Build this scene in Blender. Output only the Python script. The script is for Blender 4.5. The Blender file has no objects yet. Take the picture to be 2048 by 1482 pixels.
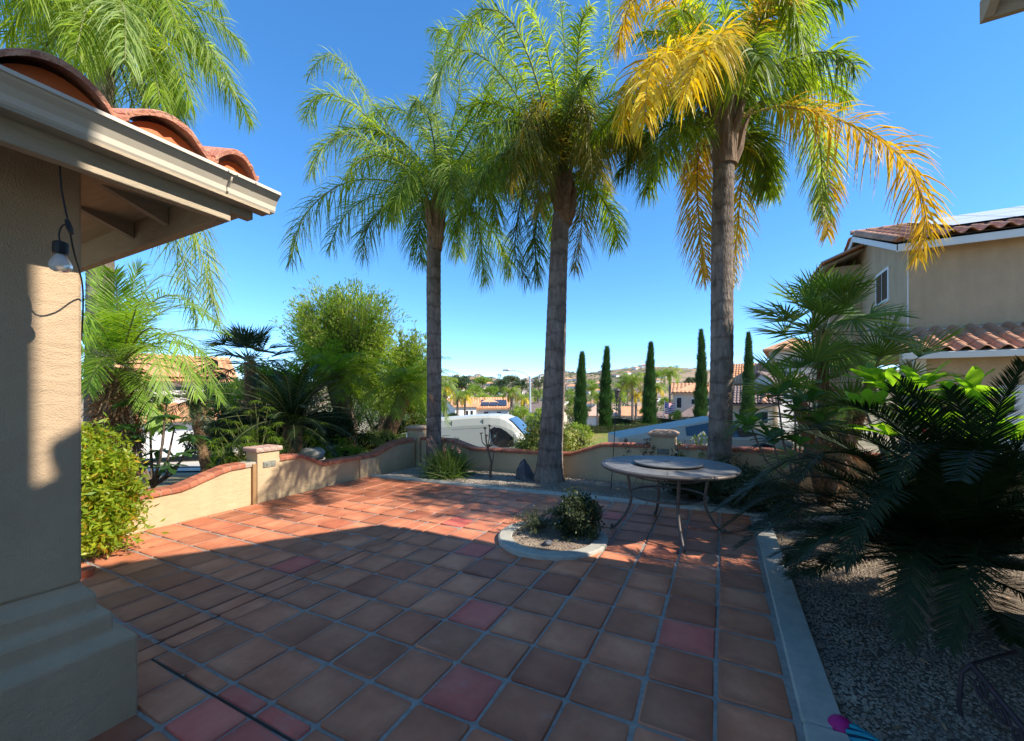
import bpy, bmesh, math, random
import numpy as np
from mathutils import Vector, Matrix
random.seed(7); RS=np.random.RandomState(11)
PI=math.pi
sc=bpy.context.scene
COL=sc.collection
# ---------------------------------------------------------------- camera, sky, sun
CS,SN=math.cos(.4775),math.sin(.4775)
CH=1.4958; FP=813.5
cd=bpy.data.cameras.new('camera'); cam=bpy.data.objects.new('camera',cd); COL.objects.link(cam)
cam.location=(0,0,CH); cam.rotation_euler=(PI/2,0,.4775)
cd.sensor_width=36; cd.lens=36*FP/2048; cd.shift_y=48.5/2048; cd.clip_start=.05; cd.clip_end=6000
sc.camera=cam
SUN=Vector((1,.10,.86)).normalized()
w=bpy.data.worlds.new('World'); sc.world=w; w.use_nodes=True
nt=w.node_tree; bg=nt.nodes['Background']
sky=nt.nodes.new('ShaderNodeTexSky'); sky.sky_type='NISHITA'; sky.sun_disc=False
sky.sun_elevation=math.asin(SUN.z); sky.sun_rotation=math.atan2(SUN.x,SUN.y)
sky.altitude=200; sky.air_density=.6; sky.dust_density=0; sky.ozone_density=4.0
hs=nt.nodes.new('ShaderNodeHueSaturation'); hs.inputs['Saturation'].default_value=1.33
gm=nt.nodes.new('ShaderNodeGamma'); gm.inputs['Gamma'].default_value=.78
nt.links.new(sky.outputs[0],gm.inputs['Color']); nt.links.new(gm.outputs[0],hs.inputs['Color']); nt.links.new(hs.outputs[0],bg.inputs['Color'])
bg.inputs['Strength'].default_value=.15
sl=bpy.data.lights.new('sun','SUN'); sl.energy=2.55; sl.angle=math.radians(.53); sl.color=(1,.93,.82)
so=bpy.data.objects.new('sun',sl); COL.objects.link(so); so.rotation_euler=SUN.to_track_quat('Z','Y').to_euler(); so.location=(10,2,12)
sc.view_settings.view_transform='Standard'; sc.view_settings.look='None'
sc.view_settings.exposure=1.75; sc.view_settings.gamma=1; sc.view_settings.use_curve_mapping=False
sc.render.engine='CYCLES'
try:
    sc.cycles.use_denoising=True; sc.cycles.max_bounces=8; sc.cycles.transparent_max_bounces=12
except Exception: pass

def W(x,y,z=0): return Vector((x*CS-y*SN, x*SN+y*CS, z))          # camera-aligned metres (right, ahead) to patio axes
def at(px,py,d): return W((px-1024)/FP*d, d, CH-(py-789.5)/FP*d)
def PZ(u,v): return .01785*u+.00926*v                               # the patio's drainage slope
def cxy(u,v): return (u*CS+v*SN, -u*SN+v*CS)
# ---------------------------------------------------------------- terrain height
_ty=[-60,7,9,10.5,14.5,18,22,26,32,45,80,150,300,450,600,750,900,1000,1300,1700]
_tl=[-.3,-.2,-.3,-.55,-1.1,-1.75,-2.1,-2.3,-2.6,-3.3,-5.5,-9,-11,-5,8,22,34,38,30,15]
_tr=[-.3,-.2,-.4,-.75,-1.07,-1.1,-1.0,-.85,-1.6,-3.2,-5.5,-9,-10,-1,14,32,50,58,50,30]
def TZ(x,y):
    a=np.interp(y,_ty,_tl); b=np.interp(y,_ty,_tr)
    k=min(1,max(0,(x/max(y,8)+.02)/.12)); k=k*k*(3-2*k)
    z=a*(1-k)+b*k
    if y>60: z+=(y/900)*7*(math.sin(x*.011+y*.004)+.6*math.sin(x*.027+1.3+y*.01)+.35*math.sin(x*.06+y*.02))
    return z
def TZuv(u,v):
    x,y=cxy(u,v); return TZ(x,y)
# ---------------------------------------------------------------- materials
MATS={}
def nodes(name,rough=.8,spec=.3):
    m=bpy.data.materials.new(name); m.use_nodes=True
    n=m.node_tree.nodes; b=n['Principled BSDF']; b.inputs['Roughness'].default_value=rough
    b.inputs['Specular IOR Level'].default_value=spec
    MATS[name]=m; return m,m.node_tree,b
def mat(name,c1,c2=None,scale=6,rough=.8,spec=.3,bump=0,bscale=60,metal=0,rnd=0,detail=5,c3=None,island=False,stretch=None,ramp=(.3,.7)):
    m,t,b=nodes(name,rough,spec); n=t.nodes; L=t.links
    b.inputs['Metallic'].default_value=metal
    tc=n.new('ShaderNodeTexCoord'); src=tc.outputs['Object']
    if stretch:
        mp=n.new('ShaderNodeMapping'); mp.inputs['Scale'].default_value=stretch; L.new(src,mp.inputs[0]); src=mp.outputs[0]
    oi=n.new('ShaderNodeObjectInfo')
    if rnd:
        va=n.new('ShaderNodeVectorMath'); va.operation='MULTIPLY_ADD'; va.inputs[1].default_value=(1,1,1)
        cb=n.new('ShaderNodeCombineXYZ'); mm=n.new('ShaderNodeMath'); mm.operation='MULTIPLY'; mm.inputs[1].default_value=57
        L.new(oi.outputs['Random'],mm.inputs[0]); L.new(mm.outputs[0],cb.inputs[0]); L.new(mm.outputs[0],cb.inputs[2])
        L.new(src,va.inputs[0]); L.new(cb.outputs[0],va.inputs[2]); src=va.outputs[0]
    if c2 is None: c2=tuple(x*.8 for x in c1)
    tn=n.new('ShaderNodeTexNoise'); tn.inputs['Scale'].default_value=scale; tn.inputs['Detail'].default_value=detail; tn.inputs['Roughness'].default_value=.6
    L.new(src,tn.inputs['Vector'])
    r=n.new('ShaderNodeValToRGB'); r.color_ramp.elements[0].position=ramp[0]; r.color_ramp.elements[1].position=ramp[1]
    r.color_ramp.elements[0].color=(*c1,1); r.color_ramp.elements[1].color=(*c2,1)
    if c3: e=r.color_ramp.elements.new((ramp[0]+ramp[1])/2); e.color=(*c3,1)
    L.new(tn.outputs['Fac'],r.inputs[0]); out=r.outputs[0]
    if rnd or island:
        g=n.new('ShaderNodeHueSaturation'); mr=n.new('ShaderNodeMapRange'); mr.inputs[3].default_value=1-max(rnd,.25 if island else 0); mr.inputs[4].default_value=1+max(rnd,.25 if island else 0)
        if island:
            ge=n.new('ShaderNodeNewGeometry'); ad=n.new('ShaderNodeMath'); ad.operation='ADD'; fr=n.new('ShaderNodeMath'); fr.operation='FRACT'
            L.new(ge.outputs['Random Per Island'],ad.inputs[0]); L.new(oi.outputs['Random'],ad.inputs[1]); L.new(ad.outputs[0],fr.inputs[0]); L.new(fr.outputs[0],mr.inputs[0])
        else: L.new(oi.outputs['Random'],mr.inputs[0])
        L.new(mr.outputs[0],g.inputs['Value']); L.new(out,g.inputs['Color']); out=g.outputs[0]
    L.new(out,b.inputs['Base Color'])
    if bump:
        tb=n.new('ShaderNodeTexNoise'); tb.inputs['Scale'].default_value=bscale; tb.inputs['Detail'].default_value=6
        L.new(src,tb.inputs['Vector'])
        bp=n.new('ShaderNodeBump'); bp.inputs['Strength'].default_value=bump; bp.inputs['Distance'].default_value=.02
        L.new(tb.outputs['Fac'],bp.inputs['Height']); L.new(bp.outputs[0],b.inputs['Normal'])
    return m
def leaf(name,c1,c2,c3=None,tr=.45,rough=.45,spec=.35,trc=None):
    """thin leaf: reflects and lets light through; each leaflet has its own tone"""
    m,t,b=nodes(name,rough,spec); n=t.nodes; L=t.links
    ge=n.new('ShaderNodeNewGeometry'); oi=n.new('ShaderNodeObjectInfo')
    ad=n.new('ShaderNodeMath'); ad.operation='ADD'; fr=n.new('ShaderNodeMath'); fr.operation='FRACT'
    L.new(ge.outputs['Random Per Island'],ad.inputs[0]); L.new(oi.outputs['Random'],ad.inputs[1]); L.new(ad.outputs[0],fr.inputs[0])
    r=n.new('ShaderNodeValToRGB'); r.color_ramp.elements[0].color=(*c1,1); r.color_ramp.elements[1].color=(*c2,1)
    if c3: e=r.color_ramp.elements.new(.88); e.color=(*c2,1); r.color_ramp.elements[2].color=(*c3,1)
    L.new(fr.outputs[0],r.inputs[0])
    tn=n.new('ShaderNodeTexNoise'); tn.inputs['Scale'].default_value=2.3; tc=n.new('ShaderNodeTexCoord'); L.new(tc.outputs['Object'],tn.inputs['Vector'])
    mr=n.new('ShaderNodeMapRange'); mr.inputs[1].default_value=.3; mr.inputs[2].default_value=.7; mr.inputs[3].default_value=.75; mr.inputs[4].default_value=1.25
    L.new(tn.outputs['Fac'],mr.inputs[0])
    hv=n.new('ShaderNodeHueSaturation'); L.new(mr.outputs[0],hv.inputs['Value']); L.new(r.outputs[0],hv.inputs['Color'])
    L.new(hv.outputs[0],b.inputs['Base Color'])
    tl=n.new('ShaderNodeBsdfTranslucent'); mx=n.new('ShaderNodeMixShader'); mx.inputs[0].default_value=tr
    hq=n.new('ShaderNodeMixRGB'); hq.blend_type='MULTIPLY'; hq.inputs[0].default_value=1; hq.inputs[2].default_value=(*(trc or (1.9,1.75,.5)),1)
    L.new(hv.outputs[0],hq.inputs[1]); L.new(hq.outputs[0],tl.inputs['Color'])
    out=n['Material Output']; L.new(b.outputs[0],mx.inputs[1]); L.new(tl.outputs[0],mx.inputs[2]); L.new(mx.outputs[0],out.inputs['Surface'])
    return m
def glass(name,c=(.03,.04,.05),rough=.05):
    m,t,b=nodes(name,rough,.8); b.inputs['Base Color'].default_value=(*c,1); return m

stucco=mat('stucco_cream',(.56,.42,.25),(.50,.37,.22),scale=1.6,rough=.92,spec=.1,bump=.35,bscale=140)
stucco_p=mat('stucco_pillar',(.54,.39,.25),(.46,.33,.21),scale=2.2,rough=.93,spec=.1,bump=.45,bscale=170)
stucco_n=mat('stucco_tan',(.50,.37,.235),(.44,.33,.21),scale=.9,rough=.93,spec=.1,bump=.5,bscale=38)
stucco_w=mat('stucco_white',(.74,.70,.64),(.66,.62,.56),scale=.8,rough=.9,spec=.1,bump=.2,bscale=50)
def trowel(m,scale=4.5,strength=.2):
    t=m.node_tree; n=t.nodes; L=t.links; b=n['Principled BSDF']; old=b.inputs['Normal'].links[0].from_socket
    tc=n.new('ShaderNodeTexCoord'); mp=n.new('ShaderNodeMapping'); mp.inputs['Scale'].default_value=(1,1,2.2); L.new(tc.outputs['Object'],mp.inputs[0])
    no=n.new('ShaderNodeTexNoise'); no.inputs['Scale'].default_value=scale; no.inputs['Detail'].default_value=7; no.inputs['Distortion'].default_value=1.6; L.new(mp.outputs[0],no.inputs['Vector'])
    bp=n.new('ShaderNodeBump'); bp.inputs['Strength'].default_value=strength; bp.inputs['Distance'].default_value=.05; L.new(no.outputs['Fac'],bp.inputs['Height']); L.new(old,bp.inputs['Normal']); L.new(bp.outputs[0],b.inputs['Normal'])
    src=b.inputs['Base Color'].links[0].from_socket; n2=n.new('ShaderNodeTexNoise'); n2.inputs['Scale'].default_value=1.1; n2.inputs['Detail'].default_value=10; n2.inputs['Roughness'].default_value=.65; mp2=n.new('ShaderNodeMapping'); mp2.inputs['Scale'].default_value=(2,2,.55); L.new(tc.outputs['Object'],mp2.inputs[0]); L.new(mp2.outputs[0],n2.inputs['Vector'])
    r=n.new('ShaderNodeMapRange'); r.inputs[1].default_value=.35; r.inputs[2].default_value=.7; r.inputs[3].default_value=1.08; r.inputs[4].default_value=.87; L.new(n2.outputs['Fac'],r.inputs[0])
    h=n.new('ShaderNodeHueSaturation'); L.new(r.outputs[0],h.inputs['Value']); L.new(src,h.inputs['Color']); L.new(h.outputs[0],b.inputs['Base Color'])
for m_ in (stucco,stucco_p,stucco_n): trowel(m_)
stucco_b=mat('stucco_beige',(.60,.50,.38),(.52,.43,.33),scale=.8,rough=.9,spec=.1)
trim_w=mat('trim_white',(.72,.72,.68),(.66,.66,.62),scale=3,rough=.6)
grout=mat('grout',(.42,.37,.32),(.28,.25,.215),scale=25,rough=.95,bump=.5,bscale=220,spec=.1)
def tile_mat(name,c1,c2,c3,rnd=.11):
    m=mat(name,c1,c2,scale=3.2,rough=.62,spec=.35,bump=.22,bscale=30,rnd=rnd,c3=c3,island=True,detail=9,ramp=(.36,.66))
    # hand-made clay: burnt darker rim, chalky scuffs, small pits
    t=m.node_tree; n=t.nodes; L=t.links; b=n['Principled BSDF']; src=b.inputs['Base Color'].links[0].from_socket
    tc=n.new('ShaderNodeTexCoord'); ab=n.new('ShaderNodeVectorMath'); ab.operation='ABSOLUTE'; L.new(tc.outputs['Object'],ab.inputs[0]); sp=n.new('ShaderNodeSeparateXYZ'); L.new(ab.outputs[0],sp.inputs[0])
    mxm=n.new('ShaderNodeMath'); mxm.operation='MAXIMUM'; L.new(sp.outputs[0],mxm.inputs[0]); L.new(sp.outputs[1],mxm.inputs[1])
    nz=n.new('ShaderNodeTexNoise'); nz.inputs['Scale'].default_value=9; nz.inputs['Detail'].default_value=4; L.new(tc.outputs['Object'],nz.inputs['Vector'])
    ad=n.new('ShaderNodeMath'); ad.operation='MULTIPLY_ADD'; ad.inputs[1].default_value=.05; L.new(nz.outputs['Fac'],ad.inputs[0]); L.new(mxm.outputs[0],ad.inputs[2])
    mr=n.new('ShaderNodeMapRange'); mr.inputs[1].default_value=.115; mr.inputs[2].default_value=.178; mr.inputs[3].default_value=1.0; mr.inputs[4].default_value=.74; L.new(ad.outputs[0],mr.inputs[0])
    h=n.new('ShaderNodeHueSaturation'); L.new(mr.outputs[0],h.inputs['Value']); L.new(src,h.inputs['Color'])
    oi=n.new('ShaderNodeObjectInfo'); cb=n.new('ShaderNodeCombineXYZ'); mu=n.new('ShaderNodeMath'); mu.operation='MULTIPLY'; mu.inputs[1].default_value=91; L.new(oi.outputs['Random'],mu.inputs[0]); L.new(mu.outputs[0],cb.inputs[0]); L.new(mu.outputs[0],cb.inputs[1])
    va=n.new('ShaderNodeVectorMath'); L.new(tc.outputs['Object'],va.inputs[0]); L.new(cb.outputs[0],va.inputs[1])
    n3=n.new('ShaderNodeTexNoise'); n3.inputs['Scale'].default_value=4.2; n3.inputs['Detail'].default_value=10; n3.inputs['Roughness'].default_value=.7; L.new(va.outputs[0],n3.inputs['Vector'])
    r=n.new('ShaderNodeValToRGB'); r.color_ramp.elements[0].position=.60; r.color_ramp.elements[1].position=.80; r.color_ramp.elements[0].color=(0,0,0,1); r.color_ramp.elements[1].color=(.42,.42,.42,1); L.new(n3.outputs['Fac'],r.inputs[0])
    mx=n.new('ShaderNodeMixRGB'); mx.inputs[2].default_value=(.52,.40,.32,1); L.new(r.outputs[0],mx.inputs[0]); L.new(h.outputs[0],mx.inputs[1]); L.new(mx.outputs[0],b.inputs['Base Color'])
    return m
tile_m=tile_mat('saltillo_tile',(.48,.152,.070),(.66,.25,.125),(.57,.195,.095))
tile_r=tile_mat('saltillo_tile_red',(.64,.12,.08),(.70,.19,.12),(.66,.15,.10),.05)
tile_d=tile_mat('saltillo_tile_dark',(.40,.115,.055),(.54,.18,.09),(.47,.145,.07),.1)
joint_m=mat('dark_joint',(.03,.012,.01),(.02,.01,.008),rough=.6)
conc=mat('concrete_kerb',(.46,.43,.36),(.34,.32,.27),scale=9,rough=.9,bump=.3,bscale=120,spec=.15)
soil=mat('gravel_ground',(.27,.21,.15),(.17,.13,.10),scale=40,rough=1,bump=.8,bscale=150,spec=.05)
peb=mat('pebble',(.42,.35,.27),(.24,.20,.17),scale=3,rough=.85,island=True,spec=.2)
peb_d=mat('pebble_grey',(.40,.31,.22),(.19,.145,.11),scale=3,rough=.85,island=True,spec=.2)
brick_m=mat('cap_brick',(.36,.115,.055),(.44,.17,.10),scale=14,rough=.75,bump=.25,bscale=90,rnd=.22,c3=(.40,.13,.07))
brick_p=mat('post_brick',(.46,.25,.19),(.50,.33,.27),scale=14,rough=.75,bump=.25,bscale=90,rnd=.15)
mortar=mat('mortar',(.42,.36,.28),(.34,.29,.23),scale=30,rough=.95,bump=.4,bscale=150)
roof_m=mat('roof_tile',(.42,.19,.10),(.56,.30,.18),scale=5,rough=.8,bump=.25,bscale=60,rnd=.2,c3=(.48,.24,.14))
roof_e=mat('roof_tile_worn',(.66,.34,.18),(.72,.46,.30),scale=6,rough=.85,bump=.6,bscale=60,rnd=.08,c3=(.58,.24,.16))
plug_m=mat('tile_closure',(.62,.15,.04),(.56,.13,.035),scale=4,rough=.55,bump=.1,bscale=50)
beam_m=mat('painted_beam',(.46,.37,.26),(.38,.305,.21),scale=7,rough=.75,bump=.25,bscale=40,stretch=(1,1,5))
gut_m=mat('gutter_paint',(.66,.58,.46),(.60,.53,.42),scale=3,rough=.35,spec=.5,bump=.03,bscale=10)
ply_m=mat('plywood',(.54,.41,.25),(.44,.33,.20),scale=5,rough=.8,stretch=(1,8,1))
black=mat('black_plastic',(.015,.015,.015),(.02,.02,.02),rough=.5)
bulb_m,_t,_b=nodes('bulb_glass',.12,.6); _b.inputs['Base Color'].default_value=(.93,.90,.84,1); _b.inputs['Transmission Weight'].default_value=.55; _b.inputs['IOR'].default_value=1.3
fil_m=mat('filament',(.45,.36,.2),rough=.5)
iron=mat('iron_paint',(.16,.13,.11),(.10,.085,.075),scale=20,rough=.5,metal=.3)
tabtop=mat('table_stone',(.11,.105,.10),(.17,.155,.14),scale=12,rough=.6,bump=.06,bscale=60,c3=(.16,.155,.15))
trunk_q=None
def trunk_mat(name,ca,cb,rings=8.0,rstr=.9):
    m,t,b=nodes(name,.95,.1); n=t.nodes; L=t.links
    tc=n.new('ShaderNodeTexCoord')
    no=n.new('ShaderNodeTexNoise'); no.inputs['Scale'].default_value=5; no.inputs['Detail'].default_value=8
    mp=n.new('ShaderNodeMapping'); mp.inputs['Scale'].default_value=(3.5,3.5,.8); L.new(tc.outputs['Object'],mp.inputs[0]); L.new(mp.outputs[0],no.inputs['Vector'])
    wv=n.new('ShaderNodeTexWave'); wv.wave_type='BANDS'; wv.bands_direction='Z'; wv.inputs['Scale'].default_value=rings/PI/2*1.0; wv.inputs['Distortion'].default_value=5.5; wv.inputs['Detail'].default_value=3; wv.inputs['Detail Scale'].default_value=2.6; wv.inputs['Detail Roughness'].default_value=.75
    L.new(tc.outputs['Object'],wv.inputs['Vector'])
    r=n.new('ShaderNodeValToRGB'); r.color_ramp.elements[0].position=.3; r.color_ramp.elements[1].position=.72
    r.color_ramp.elements[0].color=(*ca,1); r.color_ramp.elements[1].color=(*cb,1); L.new(no.outputs['Fac'],r.inputs[0])
    r2=n.new('ShaderNodeValToRGB'); r2.color_ramp.elements[0].position=.02; r2.color_ramp.elements[1].position=.22
    r2.color_ramp.elements[0].color=(.60,.57,.55,1); r2.color_ramp.elements[1].color=(1,1,1,1); L.new(wv.outputs['Fac'],r2.inputs[0])
    mx=n.new('ShaderNodeMixRGB'); mx.blend_type='MULTIPLY'; mx.inputs[0].default_value=rstr
    L.new(r.outputs[0],mx.inputs[1]); L.new(r2.outputs[0],mx.inputs[2]); L.new(mx.outputs[0],b.inputs['Base Color'])
    pn=n.new('ShaderNodeTexNoise'); pn.inputs['Scale'].default_value=1.7; pn.inputs['Detail'].default_value=9; pn.inputs['Roughness'].default_value=.7; L.new(tc.outputs['Object'],pn.inputs['Vector'])
    pm=n.new('ShaderNodeMapRange'); pm.inputs[1].default_value=.35; pm.inputs[2].default_value=.65; pm.inputs[3].default_value=.62; pm.inputs[4].default_value=1.3; L.new(pn.outputs['Fac'],pm.inputs[0])
    ph=n.new('ShaderNodeHueSaturation'); L.new(pm.outputs[0],ph.inputs['Value']); L.new(mx.outputs[0],ph.inputs['Color']); L.new(ph.outputs[0],b.inputs['Base Color'])
    fb=n.new('ShaderNodeTexNoise'); fb.inputs['Scale'].default_value=22; fb.inputs['Detail'].default_value=6; mp2=n.new('ShaderNodeMapping'); mp2.inputs['Scale'].default_value=(2,2,.6)
    L.new(tc.outputs['Object'],mp2.inputs[0]); L.new(mp2.outputs[0],fb.inputs['Vector'])
    bp=n.new('ShaderNodeBump'); bp.inputs['Strength'].default_value=.9; bp.inputs['Distance'].default_value=.03; L.new(fb.outputs['Fac'],bp.inputs['Height']); L.new(bp.outputs[0],b.inputs['Normal'])
    return m
trunk_q=trunk_mat('palm_bark',(.16,.125,.10),(.30,.245,.20),7,.7)
bark=mat('bark',(.10,.07,.05),(.20,.15,.11),scale=8,rough=.95,bump=.9,bscale=30)
fibre=mat('trunk_fibre',(.13,.07,.035),(.26,.16,.09),scale=20,rough=.95,bump=.9,bscale=60,island=True)
boot_m=mat('leaf_base',(.30,.20,.13),(.20,.13,.09),scale=12,rough=.9,bump=.5,bscale=50,stretch=(3,3,.7))
drybrown=leaf('dry_frond',(.30,.17,.09),(.42,.25,.14),(.20,.11,.07),tr=.2,trc=(1.2,1,.8))
q_green=leaf('queen_frond',(.15,.23,.018),(.25,.34,.03),(.38,.42,.05),tr=.56)
q_dark=leaf('queen_frond_dark',(.09,.155,.018),(.16,.24,.028),(.26,.29,.035),tr=.5)
q_yel=leaf('queen_frond_yellow',(.70,.54,.02),(.78,.62,.03),(.58,.32,.03),tr=.45,trc=(1.25,1.05,.5))
q_mix=leaf('queen_frond_fading',(.68,.52,.03),(.50,.30,.03),(.42,.42,.05),tr=.42,trc=(1.3,1.1,.5))
q_olive=leaf('queen_frond_olive',(.26,.22,.035),(.17,.19,.025),(.40,.28,.05),tr=.48,trc=(1.4,1.2,.5))
q_silver=leaf('queen_frond_pale',(.20,.28,.06),(.30,.38,.10),(.42,.45,.18),tr=.5,trc=(1.5,1.5,.8))
rach=mat('rachis',(.13,.15,.05),(.20,.19,.07),scale=6,rough=.6)
rach_y=mat('rachis_yellow',(.42,.30,.06),(.30,.22,.06),scale=6,rough=.6)
d_lime=leaf('date_frond',(.15,.27,.03),(.24,.37,.05),(.24,.34,.07),tr=.48)
py_green=leaf('pygmy_frond',(.11,.20,.02),(.19,.30,.03),(.30,.38,.05),tr=.52)
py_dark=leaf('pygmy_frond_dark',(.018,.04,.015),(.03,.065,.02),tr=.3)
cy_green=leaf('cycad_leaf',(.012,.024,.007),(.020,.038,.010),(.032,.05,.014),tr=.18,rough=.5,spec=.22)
fan_green=leaf('fan_leaf',(.07,.14,.025),(.11,.19,.035),(.20,.24,.04),tr=.42,rough=.4)
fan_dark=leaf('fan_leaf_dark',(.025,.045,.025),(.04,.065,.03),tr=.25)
plum=leaf('plumeria_leaf',(.13,.29,.025),(.20,.38,.04),(.26,.44,.05),tr=.5,rough=.38,spec=.45)
plum_d=leaf('plumeria_leaf_dark',(.035,.09,.025),(.06,.14,.03),tr=.4,rough=.35,spec=.45)
tree_lime=leaf('tree_leaf_lime',(.12,.20,.03),(.30,.40,.07),(.48,.44,.2),tr=.58)
tree_mid=leaf('tree_leaf_mid',(.12,.20,.025),(.21,.31,.04),(.24,.29,.06),tr=.4)
tree_dark=leaf('tree_leaf_dark',(.03,.055,.02),(.055,.09,.03),tr=.25)
tree_grey=leaf('tree_leaf_grey',(.08,.10,.05),(.13,.15,.08),tr=.25)
cyp_m=leaf('cypress_leaf',(.028,.075,.02),(.05,.12,.03),(.07,.15,.035),tr=.2)
hedge_m=leaf('hedge_leaf',(.05,.10,.02),(.09,.15,.03),(.14,.19,.04),tr=.3)
hedge_d=leaf('hedge_leaf_dark',(.025,.045,.018),(.045,.075,.025),(.06,.09,.03),tr=.2)
varieg=leaf('variegated_leaf',(.20,.26,.05),(.42,.42,.10),(.5,.45,.2),tr=.35,trc=(1.2,1.15,.7))
nand=leaf('nandina_leaf',(.17,.30,.02),(.38,.42,.03),(.65,.30,.03),tr=.5,trc=(1.4,1.3,.5))
grass_b=leaf('grass_blade',(.05,.10,.03),(.10,.17,.05),(.26,.24,.13),tr=.35)
purple=leaf('burgundy_leaf',(.16,.05,.05),(.22,.08,.06),tr=.3,trc=(1.3,.8,.8))
shrub_m=leaf('box_leaf',(.035,.05,.025),(.06,.085,.035),(.12,.13,.06),tr=.2,rough=.5)
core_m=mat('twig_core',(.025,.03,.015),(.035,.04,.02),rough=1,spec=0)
asph=mat('asphalt',(.17,.165,.16),(.13,.127,.12),scale=2,rough=.95,bump=.3,bscale=60)
pave=mat('pavement',(.48,.43,.36),(.40,.36,.30),scale=2,rough=.9)
rockm=mat('rock',(.10,.10,.11),(.20,.19,.19),scale=8,rough=.85,bump=.8,bscale=18,c3=(.07,.07,.08))
rockw=mat('boulder',(.50,.48,.44),(.36,.34,.31),scale=5,rough=.9,bump=.6,bscale=18)
copper=mat('copper',(.50,.27,.15),(.35,.19,.11),rough=.45,metal=.6)
van_m=mat('van_paint',(.52,.51,.43),(.50,.49,.42),rough=.3,spec=.6)
steel=mat('brushed_steel',(.42,.39,.32),(.39,.36,.30),rough=.6,metal=.15,scale=2)
rubber=mat('rubber',(.02,.02,.02),rough=.8)
glass_m=glass('window_glass',(.02,.025,.03)); glass_b=glass('windscreen',(.05,.09,.14),.10)
solar=mat('solar_panel',(.03,.035,.05),(.045,.05,.065),scale=1,rough=.2,spec=.6)
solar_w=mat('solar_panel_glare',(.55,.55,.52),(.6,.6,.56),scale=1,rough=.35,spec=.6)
tur=mat('turquoise_weave',(.02,.30,.36),(.015,.2,.27),scale=30,rough=.7); tur_d=mat('navy_weave',(.008,.03,.07),rough=.8)
mag=mat('magenta_rubber',(.42,.01,.16),(.35,.01,.12),rough=.5)
iron_d=mat('dark_iron',(.05,.035,.04),(.07,.05,.055),rough=.55,metal=.3)
flag_r=mat('flag_red',(.55,.05,.07),rough=.8); flag_w=mat('flag_white',(.8,.8,.8),rough=.8); flag_b=mat('flag_blue',(.03,.05,.25),rough=.8)
galv=mat('galvanised',(.55,.56,.55),(.48,.49,.48),rough=.5,metal=.4)
plaque=mat('plaque',(.34,.33,.28),(.12,.13,.10),scale=22,rough=.7,bump=.8,bscale=40,c3=(.22,.22,.18))
# ---------------------------------------------------------------- mesh helpers
def tag(o,label=None,cat=None,group=None,kind=None):
    if label: o['label']=label
    if cat: o['category']=cat
    if group: o['group']=group
    if kind: o['kind']=kind
    return o
def mesh(name,V,Fs,mats,mi=None,smooth=False):
    """V (n,3); Fs list of int arrays (m,3) or (m,4); mi list of material indices per array"""
    me=bpy.data.meshes.new(name); V=np.asarray(V,dtype=np.float32).reshape(-1,3)
    Fs=[np.asarray(f,dtype=np.int32) for f in Fs if len(f)]
    me.vertices.add(len(V)); me.vertices.foreach_set('co',V.ravel())
    tot=sum(f.size for f in Fs); me.loops.add(tot); me.loops.foreach_set('vertex_index',np.concatenate([f.ravel() for f in Fs]))
    cnt=np.concatenate([np.full(len(f),f.shape[1],dtype=np.int32) for f in Fs]); st=np.concatenate([[0],np.cumsum(cnt)[:-1]]).astype(np.int32)
    me.polygons.add(len(cnt)); me.polygons.foreach_set('loop_start',st)
    try: me.polygons.foreach_set('loop_total',cnt)
    except Exception: pass
    if mi is not None: me.polygons.foreach_set('material_index',np.concatenate([np.full(len(f),k,dtype=np.int32) for f,k in zip(Fs,mi)]))
    me.polygons.foreach_set('use_smooth',np.full(len(cnt),smooth))
    me.update(calc_edges=True); me.validate()
    for m in (mats if isinstance(mats,(list,tuple)) else [mats]): me.materials.append(m)
    return me
def obj(name,me,parent=None,loc=None,rz=0):
    o=bpy.data.objects.new(name,me); COL.objects.link(o)
    if parent: o.parent=parent
    if loc is not None: o.location=loc
    if rz: o.rotation_euler=(0,0,rz)
    return o
def empty(name,loc,label,cat,group=None,rz=0):
    o=obj(name,None,loc=loc,rz=rz); o.empty_display_size=.2; return tag(o,label,cat,group)
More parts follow.
